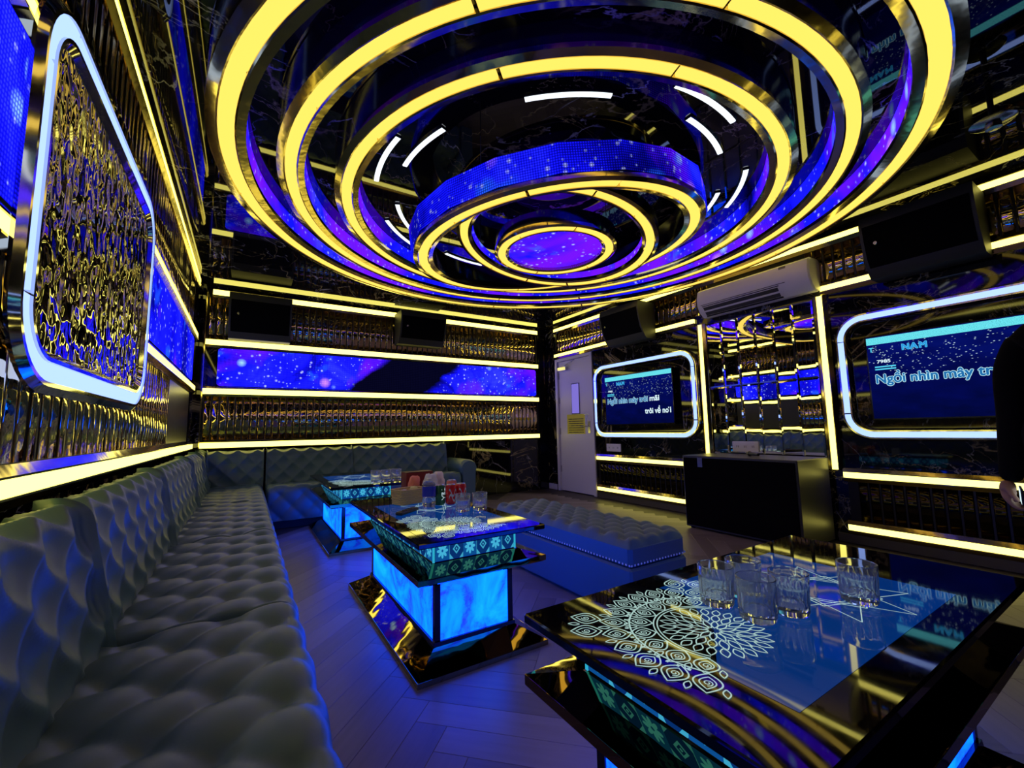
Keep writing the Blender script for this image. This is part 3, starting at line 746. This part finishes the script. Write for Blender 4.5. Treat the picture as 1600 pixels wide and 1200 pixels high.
def padded(name, parent, path, y0, y1, amp, pu, pv, mat='leather', ds=.010, voff=0.0, uoff=0.0, ramp_u=(0.0, 0.0), end=.022, k_=.5):
    """tufted upholstery: a cross-section path (x, z) swept along y, pushed out along its normal"""
    pth = resample(path, ds); n = len(pth); L = [0]
    for p, q in zip(pth, pth[1:]): L.append(L[-1]+math.hypot(q[0]-p[0], q[1]-p[1]))
    nrm = []
    for i in range(n):
        a = pth[max(0, i-1)]; b = pth[min(n-1, i+1)]; dx, dz = b[0]-a[0], b[1]-a[1]; l = math.hypot(dx, dz); nrm.append((-dz/l, dx/l))
    m = max(2, round((y1-y0)/ds)); vs = []; fs = []
    for j in range(m+1):
        y = y0+(y1-y0)*j/m; e = min(1.0, min(y-y0, y1-y)/end); e = math.sqrt(max(0.0, 1-(1-e)**2))
        for i in range(n):
            u = L[i]+uoff
            k = 1.0
            if ramp_u[0]: k *= min(1, (L[-1]-L[i])/ramp_u[0])
            if ramp_u[1]: k *= min(1, L[i]/ramp_u[1])
            d = (amp*k*tuft(u, y+voff, pu, pv, k_)+.007)*e-.007
            vs.append((pth[i][0]+nrm[i][0]*d, y, pth[i][1]+nrm[i][1]*d))
    for j in range(m):
        for i in range(n-1): fs.append((j*n+i, j*n+i+1, (j+1)*n+i+1, (j+1)*n+i))
    c0 = len(vs)
    fs += [tuple(range(n)), tuple(range(m*n, (m+1)*n))[::-1]]
    o = MB().add(vs, fs).build(name, mat, parent)
    o.data.polygons.foreach_set('use_smooth', [i < m*(n-1) for i in range(len(o.data.polygons))])
    return o
PU, PV = .23, .215
SEAT = rounded([(.15, .405), (.640, .425), (.672, .405), (.672, .085)], [0, .05, .05, 0])
SEAT = rounded([(.15, .405), (.668, .428), (.668, .085)], [0, .055, 0])
BACK = rounded([(.235, .38), (.155, .80), (.100, .832), (.044, .826)], [0, .07, .04, 0])
def back_path(flip=False): return [(x, z) for x, z in BACK]
def sofa_unit(label, loc, rz, length, yv=0.0, arm=False, back=True, seat=True, trim_=0.0):
    root = thing('sofa_section', label, 'sofa', loc, rz)
    if seat:
        padded('seat', root, SEAT[::-1][::-1], 0, length, .030, PU, PV, voff=yv)
        MB().box(.02, .645, .01, length-.01, 0.0, .10).build('plinth', 'black', root)
    if back: padded('backrest', root, [(x, z) for x, z in BACK], 0, length-trim_, .030, .19, .19, voff=yv, k_=.85)
    return root
# the path runs outward from the wall: the normal (-dz, dx) then points up / to the front when the path is given front first
SEAT = [(x, z) for x, z in SEAT]
edges = [.35, 1.65, 2.90, 4.25, 5.155]
labs = ['tufted teal sofa section along left wall, nearest the camera', 'tufted teal sofa section along left wall, second from the camera', 'tufted teal sofa section along left wall, third from the camera', 'short tufted teal sofa section along left wall next to the corner seat']
for (y0, y1), lb in zip(zip(edges, edges[1:]), labs): sofa_unit(lb, (XA, y0, 0), 0, y1-y0, yv=y0)
cs = sofa_unit('tufted teal corner seat where left and back sofas meet', (XA, 5.155, 0), 0, YD-5.155-.004, yv=5.155, trim_=.05)
b2 = padded('backrest', cs, [(x+.03, z-.004) for x, z in BACK], .0, .54, .030, .19, .19, k_=.85)
b2.rotation_euler = (0, 0, -PI/2); b2.location = (.155, YD-5.155, 0)
sofa_unit('tufted teal sofa section on back wall next to the corner seat', (.200, YD, 0), -PI/2, .95, yv=.2)
ar = sofa_unit('tufted teal sofa section on back wall with a rolled arm', (1.152, YD, 0), -PI/2, 1.27, yv=1.15)
# rolled arm at the right end
P = []
for k in range(17):
    a = PI*(-.15)+PI*1.3*k/16; P.append((.125+.120*cos(a), .50+.105*sin(a)))
P = [(.215, .02)]+P+[(.03, .02)]
n = len(P); vs = []; nl = 14
for j in range(nl+1):
    q = j/nl; y = .02+.655*q; s = 1.0 if q < .93 else 1-.12*((q-.93)/.07)**2
    vs += [(y, .125+(x-.125)*s, .45+(z-.45)*s if z > .05 else z) for x, z in P]
fs = [(j*n+i, j*n+(i+1) % n, (j+1)*n+(i+1) % n, (j+1)*n+i) for j in range(nl) for i in range(n)]+[tuple(range(n)), tuple(range(nl*n, (nl+1)*n))]
o = autosmooth(MB().add(vs, fs).build('arm', 'leather', ar), 50); o.location = (0, 1.262, 0)

# ------------------------------------------------------------------ ottoman bench
root = thing('ottoman', 'long teal tufted ottoman with white nailheads, behind the middle table', 'ottoman', (1.70, 1.60, 0))
OW, OL, OH = .455, 1.41, .385
MB().bevbox(0, OW, 0, OL, .012, .268, .012).build('base', 'leather2', root)
MB().bevbox(.004, OW-.004, .004, OL-.004, .2685, OH, .02).build('cushion_side', 'leather2', root)
nx, ny = 36, 112; vs, fs = [], []
for j in range(ny+1):
    for i in range(nx+1):
        x, y = OW*i/nx, OL*j/ny; e = min(1, min(x, OW-x, y, OL-y)/.05); e = math.sqrt(max(0, 1-(1-e)**2))
        vs.append((.006+x*(OW-.012)/OW, .006+y*(OL-.012)/OL, OH-.02+e*(.022+.040*(tuft(x+.03, y, .155, .155)))))
fs = [(j*(nx+1)+i, j*(nx+1)+i+1, (j+1)*(nx+1)+i+1, (j+1)*(nx+1)+i) for j in range(ny) for i in range(nx)]
o = MB().add(vs, fs).build('tufted_top', 'leather', root, smooth=True)
btn = MB()
for i in range(-1, 8):
    for j in range(0, 20):
        x = i*.0775-.03; y = j*.0775
        if (i+j) % 2 == 0 and .05 < x < OW-.05 and .05 < y < OL-.05:
            btn.lathe([(.011, 0), (.009, .005), (0, .007)], 8, (x, y, OH+.006))
btn.build('button_tufts', 'leather2', root, smooth=True)['kind'] = 'stuff'
nail = MB()
def stud(x, y, ax, sg):
    c = [(0, 0, .006)]; ring_ = [(.0068*cos(k*PI/3), .0068*sin(k*PI/3), 0) for k in range(6)]
    pts = []
    for a, b, h in ring_+c: pts.append((x+sg*h, y+a, .285+b) if ax == 'x' else (x+a, y+sg*h, .285+b))
    nail.add(pts, [(k, (k+1) % 6, 6) for k in range(6)])
for k in range(int(OL/.024)): 
    stud(.0035, .012+k*.024, 'x', -1); stud(OW-.0035, .012+k*.024, 'x', 1)
for k in range(int(OW/.024)): 
    stud(.012+k*.024, .0035, 'y', -1); stud(.012+k*.024, OL-.0035, 'y', 1)
MAT['nail'] = plain('nail_pearl', (.90, .90, .90), .25)
nail.build('nailhead_trim', 'nail', root)['kind'] = 'stuff'

# ------------------------------------------------------------------ light tables
TW, TL = .63, 1.32
def petal(c, a, r0, r1, wd, k=10):
    P = []
    for q in range(2*k+1):
        s = q/k if q <= k else 2-q/k; sg = 1 if q <= k else -1
        r = r0+(r1-r0)*s; off = sg*wd*sin(PI*s)*(1-.25*s)
        P.append((c[0]+r*cos(a)-off*sin(a), c[1]+r*sin(a)+off*cos(a)))
    return P
def make_table():
    root = thing('light_table', 'x', 'table')
    w2, l2 = TW/2, TL/2
    rc = lambda i: (-w2+i, w2-i, -l2+i, l2-i)
    p = MB().frustum(rc(0), 0, rc(0), .022).frustum(rc(.002), .0225, rc(.112), .082)
    p.build('plinth', 'goldmir', root)
    MB().frustum(rc(.110), .0825, rc(.112), .098).build('lower_band', 'blackgloss', root)
    ci = .118
    for sx in (-1, 1):
        for sy in (-1, 1):
            x, y = sx*(w2-ci), sy*(l2-ci)
            MB().box(min(x, x-sx*.026), max(x, x-sx*.026), min(y, y-sy*.026), max(y, y-sy*.026), .0985, .372).build('corner_post', 'blackgloss', root)
    for sx in (-1, 1):
        x = sx*(w2-ci-.004); MB().box(min(x, x-sx*.012), max(x, x-sx*.012), -l2+ci+.0265, l2-ci-.0265, .0985, .371).build('lit_panel', 'agate', root)
    for sy in (-1, 1):
        y = sy*(l2-ci-.004); MB().box(-w2+ci+.0265, w2-ci-.0265, min(y, y-sy*.012), max(y, y-sy*.012), .0985, .371).build('lit_panel', 'agate', root)
    MB().frustum(rc(.012), .3725, rc(.0), .380).frustum(rc(.0), .3802, rc(.0), .404).frustum(rc(.001), .4042, rc(.100), .428).build('tray', 'goldmir', root)
    bi = .104
    MB().box(-w2+bi+.004, w2-bi-.004, -l2+bi+.004, l2-bi-.004, .4285, .5215).build('upper_box', 'blackgloss', root)
    # printed tiles round the upper box
    tn0, tn1 = 6, 14; tw0, tw1 = (TW-2*bi-.02)/tn0, (TL-2*bi-.02)/tn1; th = .082
    def tile_me(wd, mat):
        return MB().add([(-wd/2, 0, 0), (wd/2, 0, 0), (wd/2, 0, th), (-wd/2, 0, th), (-wd/2, .003, 0), (wd/2, .003, 0), (wd/2, .003, th), (-wd/2, .003, th)],
            [(0, 1, 2, 3), (4, 7, 6, 5), (0, 4, 5, 1), (1, 5, 6, 2), (2, 6, 7, 3), (3, 7, 4, 0)], [[(0, 0), (1, 0), (1, 1), (0, 1)]]+[[(0, 0)]*4]*5).mesh('tile', mat)
    tm0 = [tile_me(tw0-.002, 'tile0'), tile_me(tw0-.002, 'tile1')]; tm1 = [tile_me(tw1-.002, 'tile0'), tile_me(tw1-.002, 'tile1')]
    for k in range(tn0):
        x = -w2+bi+.01+tw0*(k+.5)
        link('tile', tm0[k % 2], root, (x, -l2+bi, .434), None); link('tile', tm0[k % 2], root, (x, l2-bi, .434), (0, 0, PI))
    for k in range(tn1):
        y = -l2+bi+.01+tw1*(k+.5)
        link('tile', tm1[k % 2], root, (w2-bi, y, .434), (0, 0, PI/2)); link('tile', tm1[k % 2], root, (-w2+bi, y, .434), (0, 0, -PI/2))
    for sx in (-1, 1):
        for sy in (-1, 1):
            x, y = sx*(w2-bi), sy*(l2-bi); MB().box(min(x, x-sx*.008), max(x, x-sx*.008), min(y, y-sy*.008), max(y, y-sy*.008), .430, .520).build('lit_edge', 'tileedge', root)
    top = MB().bevbox(-w2, w2, -l2, l2, .522, .545, .004).build('glass_top', 'topglass', root)
    z = .5456
    # blue field with star lines and printed lace
    MB().add([(-.235, -.50, z), (.235, -.50, z), (.235, .34, z), (-.235, .34, z)], [(0, 1, 2, 3)]).build('blue_inlay', 'inlay', top)
    C0 = (.0, -.36)
    MB().add([(C0[0], C0[1], z+.0003), (.145, -.57, z+.0003), (.0, -.605, z+.0003), (-.27, -.605, z+.0003), (-.27, -.26, z+.0003), (-.16, -.24, z+.0003)], [tuple(range(6))]).build('dark_inlay', 'lacedark', top)
    lc = MB(); zz = z+.0006
    for (nn, r0, r1, wd, lw) in ((12, .012, .05, .008, .0028), (18, .045, .085, .010, .0028), (24, .080, .115, .010, .0026)):
        for k in range(nn): lc.ribbon(petal(C0, 2*PI*k/nn, r0, r1, wd), lw, zz, True)
    for (n0, a0, a1, r0, r1, wd) in ((10, 122, 298, .130, .188, .026), (13, 120, 300, .186, .250, .028), (15, 118, 302, .248, .318, .031)):
        for k in range(n0):
            a = math.radians(a0+(a1-a0)*k/(n0-1))
            P = petal(C0, a, r0, r1, wd)
            if any(abs(x) > .270 or y < -.628 for x, y in P): continue
            lc.ribbon(P, .0032, zz, True); lc.ribbon(petal(C0, a, r0+.012, r1-.012, wd*.58), .0026, zz, True)
            # small scroll inside the petal
            rm = (r0+r1)/2; sc_ = [(C0[0]+(rm+.010*cos(q*.7)*(1-q/16))*cos(a)-.010*sin(q*.7)*(1-q/16)*sin(a), C0[1]+(rm+.010*cos(q*.7)*(1-q/16))*sin(a)+.010*sin(q*.7)*(1-q/16)*cos(a)) for q in range(14)]
            lc.ribbon(sc_, .0024, zz)
            am = a+math.radians((a1-a0)/(n0-1))/2; B_ = petal(C0, am, r1-.022, r1+.004, .007)
            if all(abs(x) < .270 and y > -.628 for x, y in B_): lc.ribbon(B_, .0026, zz, True)
    for r_, w_ in ((.120, .003), (.128, .003), (.182, .004)):
        lc.ribbon([(C0[0]+r_*cos(math.radians(125+175*k/40)), C0[1]+r_*sin(math.radians(125+175*k/40))) for k in range(41)], w_, zz)
    for k in range(26):
        a = math.radians(130+160*k/25); lc.ribbon([(C0[0]+r_*cos(a), C0[1]+r_*sin(a)) for r_ in (.186, .194)], .006, zz)
    lc.build('lace_print', 'lace', top)
    ln = MB()  # thin pale lines crossing into nested stars over the blue field
    c1 = (.03, .10)
    for k in range(8):
        a, b = 2*PI*k/8, 2*PI*(k+3)/8; ln.ribbon([(c1[0]+.19*cos(a), c1[1]+.21*sin(a)), (c1[0]+.19*cos(b), c1[1]+.21*sin(b))], .0022, zz)
    for k in range(8):
        a, b = 2*PI*(k+.5)/8, 2*PI*(k+2.5)/8; ln.ribbon([(c1[0]+.12*cos(a), c1[1]+.13*sin(a)), (c1[0]+.12*cos(b), c1[1]+.13*sin(b))], .003, zz)
    ln.build('star_lines', 'lace', top)
    return root
T2 = make_table(); T2.location = (.600+TW/2, 1.690+TL/2, 0); T2['label'] = 'middle blue-lit table with drink cans, basket and tumblers on it'; T2['group'] = 'blue-lit tables'
T3 = copy_tree(T2); T3.location = (.600+TW/2, 3.800+TL/2, 0); T3['label'] = 'farthest blue-lit table, in front of the back sofa'
T1 = copy_tree(T2); T1.location = (.600+TL/2, .610, 0); T1.rotation_euler = (0, 0, -PI/2); T1['label'] = 'nearest blue-lit table with black glass top and cut-glass tumblers'
ZT = .5472

# ------------------------------------------------------------------ tumblers
gp_ = [(0, 0), (.036, 0), (.039, .004), (.0405, .012), (.041, .030), (.042, .060), (.0425, .075), (.043, .082), (.0435, .094), (.042, .0955), (.0405, .094), (.039, .03), (.036, .020), (0, .017)]
glass_me = MB().lathe(gp_, 32, flute=.055, z0=.008, z1=.081).mesh('tumbler', 'glass'); glass_me.polygons.foreach_set('use_smooth', [True]*len(glass_me.polygons))
try: glass_me.set_sharp_from_angle(angle=math.radians(28))
except Exception: pass
def tumbler(x, y, label, group, s=1.0):
    o = link('tumbler', glass_me, None, (x, y, ZT)); o.rotation_euler.z = random.random()*PI; o.scale = (s, s, s); return tag(o, label, 'glass', group)
g1 = 'tumblers on the nearest table'
tumbler(1.040, .690, 'leftmost cut-glass tumbler of the cluster on the nearest table', g1)
tumbler(1.140, .675, 'cut-glass tumbler at the back of the cluster on nearest table', g1)
tumbler(1.035, .585, 'cut-glass tumbler at the front of the cluster on nearest table', g1)
tumbler(1.135, .560, 'rightmost cut-glass tumbler of the cluster on the nearest table', g1)
tumbler(1.345, .495, 'cut-glass tumbler standing alone on the nearest table', g1)
g2 = 'tumblers on the middle table'
tumbler(1.045, 2.215, 'left tumbler of the pair on the middle table', g2); tumbler(1.145, 2.200, 'right tumbler of the pair on the middle table', g2)
g3 = 'tumblers on the farthest table'
for k, lb in enumerate(('left tumbler of the row on the farthest table', 'middle tumbler of the row on the farthest table', 'right tumbler of the row on the farthest table')):
    tumbler(1.00+.098*k, 3.93+.02*k, lb, g3, 1.1)

# ------------------------------------------------------------------ things on the middle table
def can(x, y, label, col, r=.033, h=.120, txt=None):
    root = thing('drink_can', label, 'can', (x, y, ZT), math.radians(20), 'drink cans on the middle table')
    autosmooth(MB().lathe([(0, .004), (r*.72, 0), (r*.8, .002), (r, .012), (r, h-.014), (r*.84, h-.003)], 24).build('body', col, root))
    autosmooth(MB().lathe([(r*.84, h-.003), (r*.82, h), (r*.76, h-.004), (0, h-.005)], 24).build('lid', 'silver', root))
    sw = MB()
    if txt:
        me = text_mesh('print', txt, .042, 'lyric_white')
        for v in me.vertices:
            u, w_ = v.co.x, v.co.y; a = -PI/2-.5+(-(w_-.015))/r*-1*-1
            a = -PI/2+(w_-.012)/-r*-1; v.co = ((r+.0006)*cos(a), (r+.0006)*sin(a), .105-u)
        link('print', me, root)
    else:
        for sgn in (0, 1):
            vs = []
            for k in range(13):
                a = -PI*.85+PI*.7*k/12; zz = .035+.03*sgn+.02*sin(k*.9+sgn)
                vs += [((r+.0006)*cos(a), (r+.0006)*sin(a), zz), ((r+.0006)*cos(a), (r+.0006)*sin(a), zz+.012)]
            sw.add(vs, [(2*k, 2*k+2, 2*k+3, 2*k+1) for k in range(12)])
        sw.build('print', 'printwhite', root)
    return root
MAT['printwhite'] = plain('print_white', (.75, .75, .75), .4)
MAT['red'] = plain('can_red', (.75, .02, .025), .25); MAT['green'] = plain('can_green', (.03, .16, .05), .25)
MAT['bluewrap'] = plain('blue_wrap', (.03, .04, .55), .3); MAT['orange'] = plain('coral_paper', (.85, .25, .15), .6)
MAT['cream'] = plain('cream_paper', (.85, .76, .62), .7); MAT['maroon'] = plain('maroon_box', (.22, .02, .016), .5)
can(1.085, 2.470, 'red drink can with white script, left of the two red cans', 'red'); can(1.155, 2.475, 'red drink can with white script, right of the two red cans', 'red')
can(1.020, 2.490, 'dark green tea can standing between blue bottle and red cans', 'green', txt='TEA')
can(1.165, 2.640, 'coral-topped can standing behind the two red cans', 'orange', h=.125)
root = thing('water_bottle', 'short clear plastic bottle with blue label beside the green can', 'bottle', (.945, 2.475, ZT))
autosmooth(MB().lathe([(0, .002), (.036, 0), (.040, .008), (.040, .05), (.037, .055), (.040, .06), (.040, .125), (.034, .14), (.016, .152), (.014, .158)], 24).build('body', 'glass', root))
autosmooth(MB().lathe([(.0408, .062), (.0408, .120)], 24).build('wrapper', 'bluewrap', root)); autosmooth(MB().lathe([(.0165, .150), (.0165, .166), (0, .167)], 16).build('cap', 'white', root))
# woven basket of wrapped snacks
root = thing('snack_basket', 'small tan woven basket of snacks on the middle table', 'basket', (.880, 2.660, ZT), .35)
wv = MB(); bw, bl = .085, .055
for j in range(9):
    z = .006+.0105*j; s = 1+.012*j; q = .0035*(1 if j % 2 else -1); P = []
    for (p, n_) in rr_path(2*bw*s, 2*bl*s, .02, 3):
        P.append((p[0], p[1], z))
    Q = []
    for i, p in enumerate(P):
        a = P[i]; b = P[(i+1) % len(P)]; k = max(1, int(math.hypot(a[0]-b[0], a[1]-b[1])/.012))
        Q += [(a[0]+(b[0]-a[0])*s_/k, a[1]+(b[1]-a[1])*s_/k, z) for s_ in range(k)]
    Q = [(x*(1+.03*(1 if (i+j) % 2 else -1)), y*(1+.03*(1 if (i+j) % 2 else -1)), z) for i, (x, y, z) in enumerate(Q)]
    wv.tube(Q, .0055, 6, True)
MAT['wicker'] = plain('wicker', (.70, .52, .24), .6)
wv.build('weave', 'wicker', root, smooth=True); MB().box(-bw+.004, bw-.004, -bl+.004, bl-.004, .002, .008).build('bottom', 'wicker', root)
def packet(name, label, cat, loc, rz, w_, d_, h_, mat, group=None, tilt=(0, 0)):
    vs, fs, n, m = [], [], 18, 12
    rg = random.Random(name+label)
    for j in range(m+1):
        for i in range(n):
            a = 2*PI*i/n; s = sin(PI*(.12+.76*j/m))**.5; r_ = 1+.10*sin(3*a+j*.9)+.08*sin(5*a-j*1.3)+rg.uniform(-.09, .09)
            vs.append((w_/2*cos(a)*s*r_, d_/2*sin(a)*s*r_, h_*j/m+(rg.uniform(-.006, .006) if j else 0)))
    fs = [(j*n+i, j*n+(i+1) % n, (j+1)*n+(i+1) % n, (j+1)*n+i) for j in range(m) for i in range(n)]+[tuple(range(n))[::-1], tuple(range(m*n, m*n+n))]
    o = MB().add(vs, fs).build(name, mat, None, True, loc); o.rotation_euler = (tilt[0], tilt[1], rz); return tag(o, label, cat, group)
packet('snack_packet', 'pale yellow snack packet poking out of the woven basket', 'packet', (.915, 2.670, ZT+.012), .4, .07, .05, .085, plain('pale_yellow', (.70, .68, .25), .5))
packet('snack_packet', 'white snack packet lying in the woven basket', 'packet', (.845, 2.648, ZT+.012), 1.0, .07, .05, .075, 'printwhite')
packet('crumpled_paper', 'bunch of crumpled white tissue behind the blue bottle', 'tissue', (1.045, 2.715, ZT), .2, .10, .08, .165, 'printwhite')
packet('crumpled_paper', 'coral crumpled napkin beside the maroon box', 'napkin', (.965, 2.800, ZT), .6, .09, .07, .15, 'orange')
packet('crumpled_paper', 'beige crumpled wrapper leaning behind the cans', 'wrapper', (1.135, 2.800, ZT), .9, .12, .08, .165, 'cream')
root = thing('snack_box', 'dark maroon carton standing behind the snacks on middle table', 'box', (1.03, 2.925, ZT), .1)
MB().bevbox(-.10, .10, -.045, .045, 0, .165, .003).build('carton', 'maroon', root); MB().box(-.10, .10, -.045, .045, .1655, .169).build('carton_lid', plain('maroon_lid', (.10, .01, .01), .5), root)
root = thing('remote_control', 'slim black remote control lying on the middle table', 'remote', (.775, 2.360, ZT), -.9)
MB().bevbox(-.022, .022, -.085, .085, 0, .018, .005).build('case', 'mic', root)
for k in range(4):
    for i in (-1, 0, 1): MB().bevbox(i*.012-.004, i*.012+.004, -.055+.026*k, -.045+.026*k, .0182, .0205, .001).build('button', plain('button_grey', (.08, .08, .09), .4) if (k, i) == (0, -1) else 'cab', root)

# ------------------------------------------------------------------ person in black at the right edge
MAT['cloth'] = plain('black_cloth', (.0025, .0025, .003), .95, Specular_IOR_Level=0.1); MAT['trouser'] = plain('dark_trousers', (.012, .016, .020), .75)
MAT['skin'] = plain('skin', (.30, .15, .10), .5); MAT['hair'] = plain('black_hair', (.008, .007, .007), .45)
PX, PY = 3.02, .215
root = thing('person', 'person in black clothing standing at right edge, holding a lit phone', 'person', (PX, PY, 0))
def skin_obj(name, verts, edges_, radii, mat, rootv=0, sub=2):
    me = bpy.data.meshes.new(name); me.from_pydata(verts, edges_, []); me.materials.append(MAT[mat])
    o = link(name, me, root)
    sm = o.modifiers.new('skin', 'SKIN'); sm.use_smooth_shade = True
    for i, r_ in enumerate(radii):
        d_ = me.skin_vertices[0].data[i]; d_.radius = (r_, r_) if not isinstance(r_, tuple) else r_; d_.use_root = (i == rootv)
    ss = o.modifiers.new('sub', 'SUBSURF'); ss.levels = sub; ss.render_levels = sub
    return o
# facing -x; the right arm (towards +y) hangs and bends a little
B = [((0, 0, .95), .165), ((0, 0, 1.10), .172), ((.005, 0, 1.27), .170), ((.01, 0, 1.40), .11), ((0, 0, 1.49), .052), ((-.015, 0, 1.55), .050),
     ((0, .115, .84), .118), ((-.01, .105, .50), .065), ((.01, .105, .10), .045), ((-.10, .115, .038), .036),
     ((0, -.115, .84), .118), ((-.01, -.105, .50), .065), ((.01, -.105, .10), .045), ((-.10, -.115, .038), .036),
     ((.01, .165, 1.36), .072), ((.015, .215, 1.22), .068), ((.012, .225, 1.02), .060), ((-.03, .245, .78), .048), ((-.045, .255, .712), .040),
     ((.01, -.165, 1.36), .072), ((.015, -.215, 1.22), .068), ((.012, -.225, 1.02), .060), ((-.03, -.245, .78), .048), ((-.045, -.255, .712), .040)]
E_ = [(0, 1), (1, 2), (2, 3), (3, 4), (4, 5), (0, 6), (6, 7), (7, 8), (8, 9), (0, 10), (10, 11), (11, 12), (12, 13), (3, 14), (14, 15), (15, 16), (16, 17), (17, 18), (3, 19), (19, 20), (20, 21), (21, 22), (22, 23)]
skin_obj('clothed_body', [b[0] for b in B], E_, [b[1] for b in B], 'cloth')
# head with brow, nose, lips, chin, ears
hv, hf = [], []; nu, nv_ = 28, 20
for j in range(nv_+1):
    th_ = PI*j/nv_
    for i in range(nu):
        a = 2*PI*i/nu; x, y, z = sin(th_)*cos(a), sin(th_)*sin(a), cos(th_)
        fx = max(0, -x); wdt = .074*(1-.22*max(0, -z)); dep = .095*(1-.12*max(0, -z))
        px, py, pz = x*dep, y*wdt, z*.118
        if fx > .5:
            nose = math.exp(-((y/.16)**2))*math.exp(-(((z+.12)/.22)**2)); brow = math.exp(-(((z-.16)/.12)**2))
            eye = math.exp(-(((abs(y)-.36)/.17)**2))*math.exp(-(((z-.02)/.12)**2)); lip = math.exp(-((y/.28)**2))*math.exp(-(((z+.50)/.09)**2)); chin = math.exp(-((y/.35)**2))*math.exp(-(((z+.82)/.18)**2))
            px -= .022*nose+.006*brow-.010*eye+.007*lip+.010*chin
        hv.append((px, py, pz))
hf = [(j*nu+i, j*nu+(i+1) % nu, (j+1)*nu+(i+1) % nu, (j+1)*nu+i) for j in range(nv_) for i in range(nu)]
hd = MB().add(hv, hf).build('head', 'skin', root, True, (-.03, 0, 1.645))
hr = [(v[0]*1.07+.006, v[1]*1.09, v[2]*1.07+.006) for v in hv]
MB().add(hr, [f for f in hf if all((hr[k][2] > .045 or hr[k][0] > .028) and hr[k][2] > -.085 for k in f)]).build('hair', 'hair', hd, True)
for s in (-1, 1):
    autosmooth(MB().lathe([(0, 0), (.010, .001), (.018, .006), (.020, .012), (.012, .016), (0, .012)], 12).build('ear', 'skin', hd, loc=(.012, s*.070, -.005))).rotation_euler = (-s*PI/2, 0, 0)
    MB().lathe([(0, -.011), (.008, -.008), (.011, 0), (.008, .008), (0, .011)], 12).build('eye', 'printwhite', hd, True, (-.079, s*.030, .004))
# hands: palm plus five bent fingers
def hand(s, hold):
    wx, wy, wz = -.045, s*.262, .728
    V, E2, R = [(wx, wy, wz), (wx-.012, wy, wz-.035), (wx-.018, wy, wz-.075)], [(0, 1), (1, 2)], [.026, .030, .028]
    curl = 1.0 if hold else .45
    for k, ln in enumerate((.070, .080, .075, .060)):
        # fingers side by side along x (front to back), curling in towards the body
        fx = wx-.042+.022*k-.006; b0 = len(V)
        V.append((fx, wy, wz-.088)); E2.append((2, b0)); R.append(.0095)
        p = Vector(V[-1]); ang = .25*curl
        for sgm, f_ in enumerate((.45, .32, .23)):
            ang += curl*(.55 if sgm else .35); p = p+Vector((0, -s*sin(ang), -cos(ang)))*ln*f_
            V.append(tuple(p)); E2.append((len(V)-2, len(V)-1)); R.append(.0088-.0008*sgm)
    b0 = len(V); V.append((wx-.040, wy-s*.006, wz-.045)); E2.append((1, b0)); R.append(.0115)
    V.append((wx-.058, wy-s*.022, wz-.070)); E2.append((b0, b0+1)); R.append(.0100)
    V.append((wx-.060, wy-s*.034, wz-.092)); E2.append((b0+1, b0+2)); R.append(.0085)
    return skin_obj('hand', V, E2, R, 'skin', 0, 2)
hand(1, True); hand(-1, False)
ph = thing('mobile_phone', 'lit white phone screen in the hand of the person in black', 'phone', (PX-.075, PY+.222, .628), math.radians(10))
MB().bevbox(-.072, .072, -.004, .004, 0, .072, .002).build('case', 'mic', ph)
MB().box(-.068, .068, .0042, .0048, .004, .068).build('screen', glow('phone_screen', (.75, .95, 1.0), 1.0), ph)
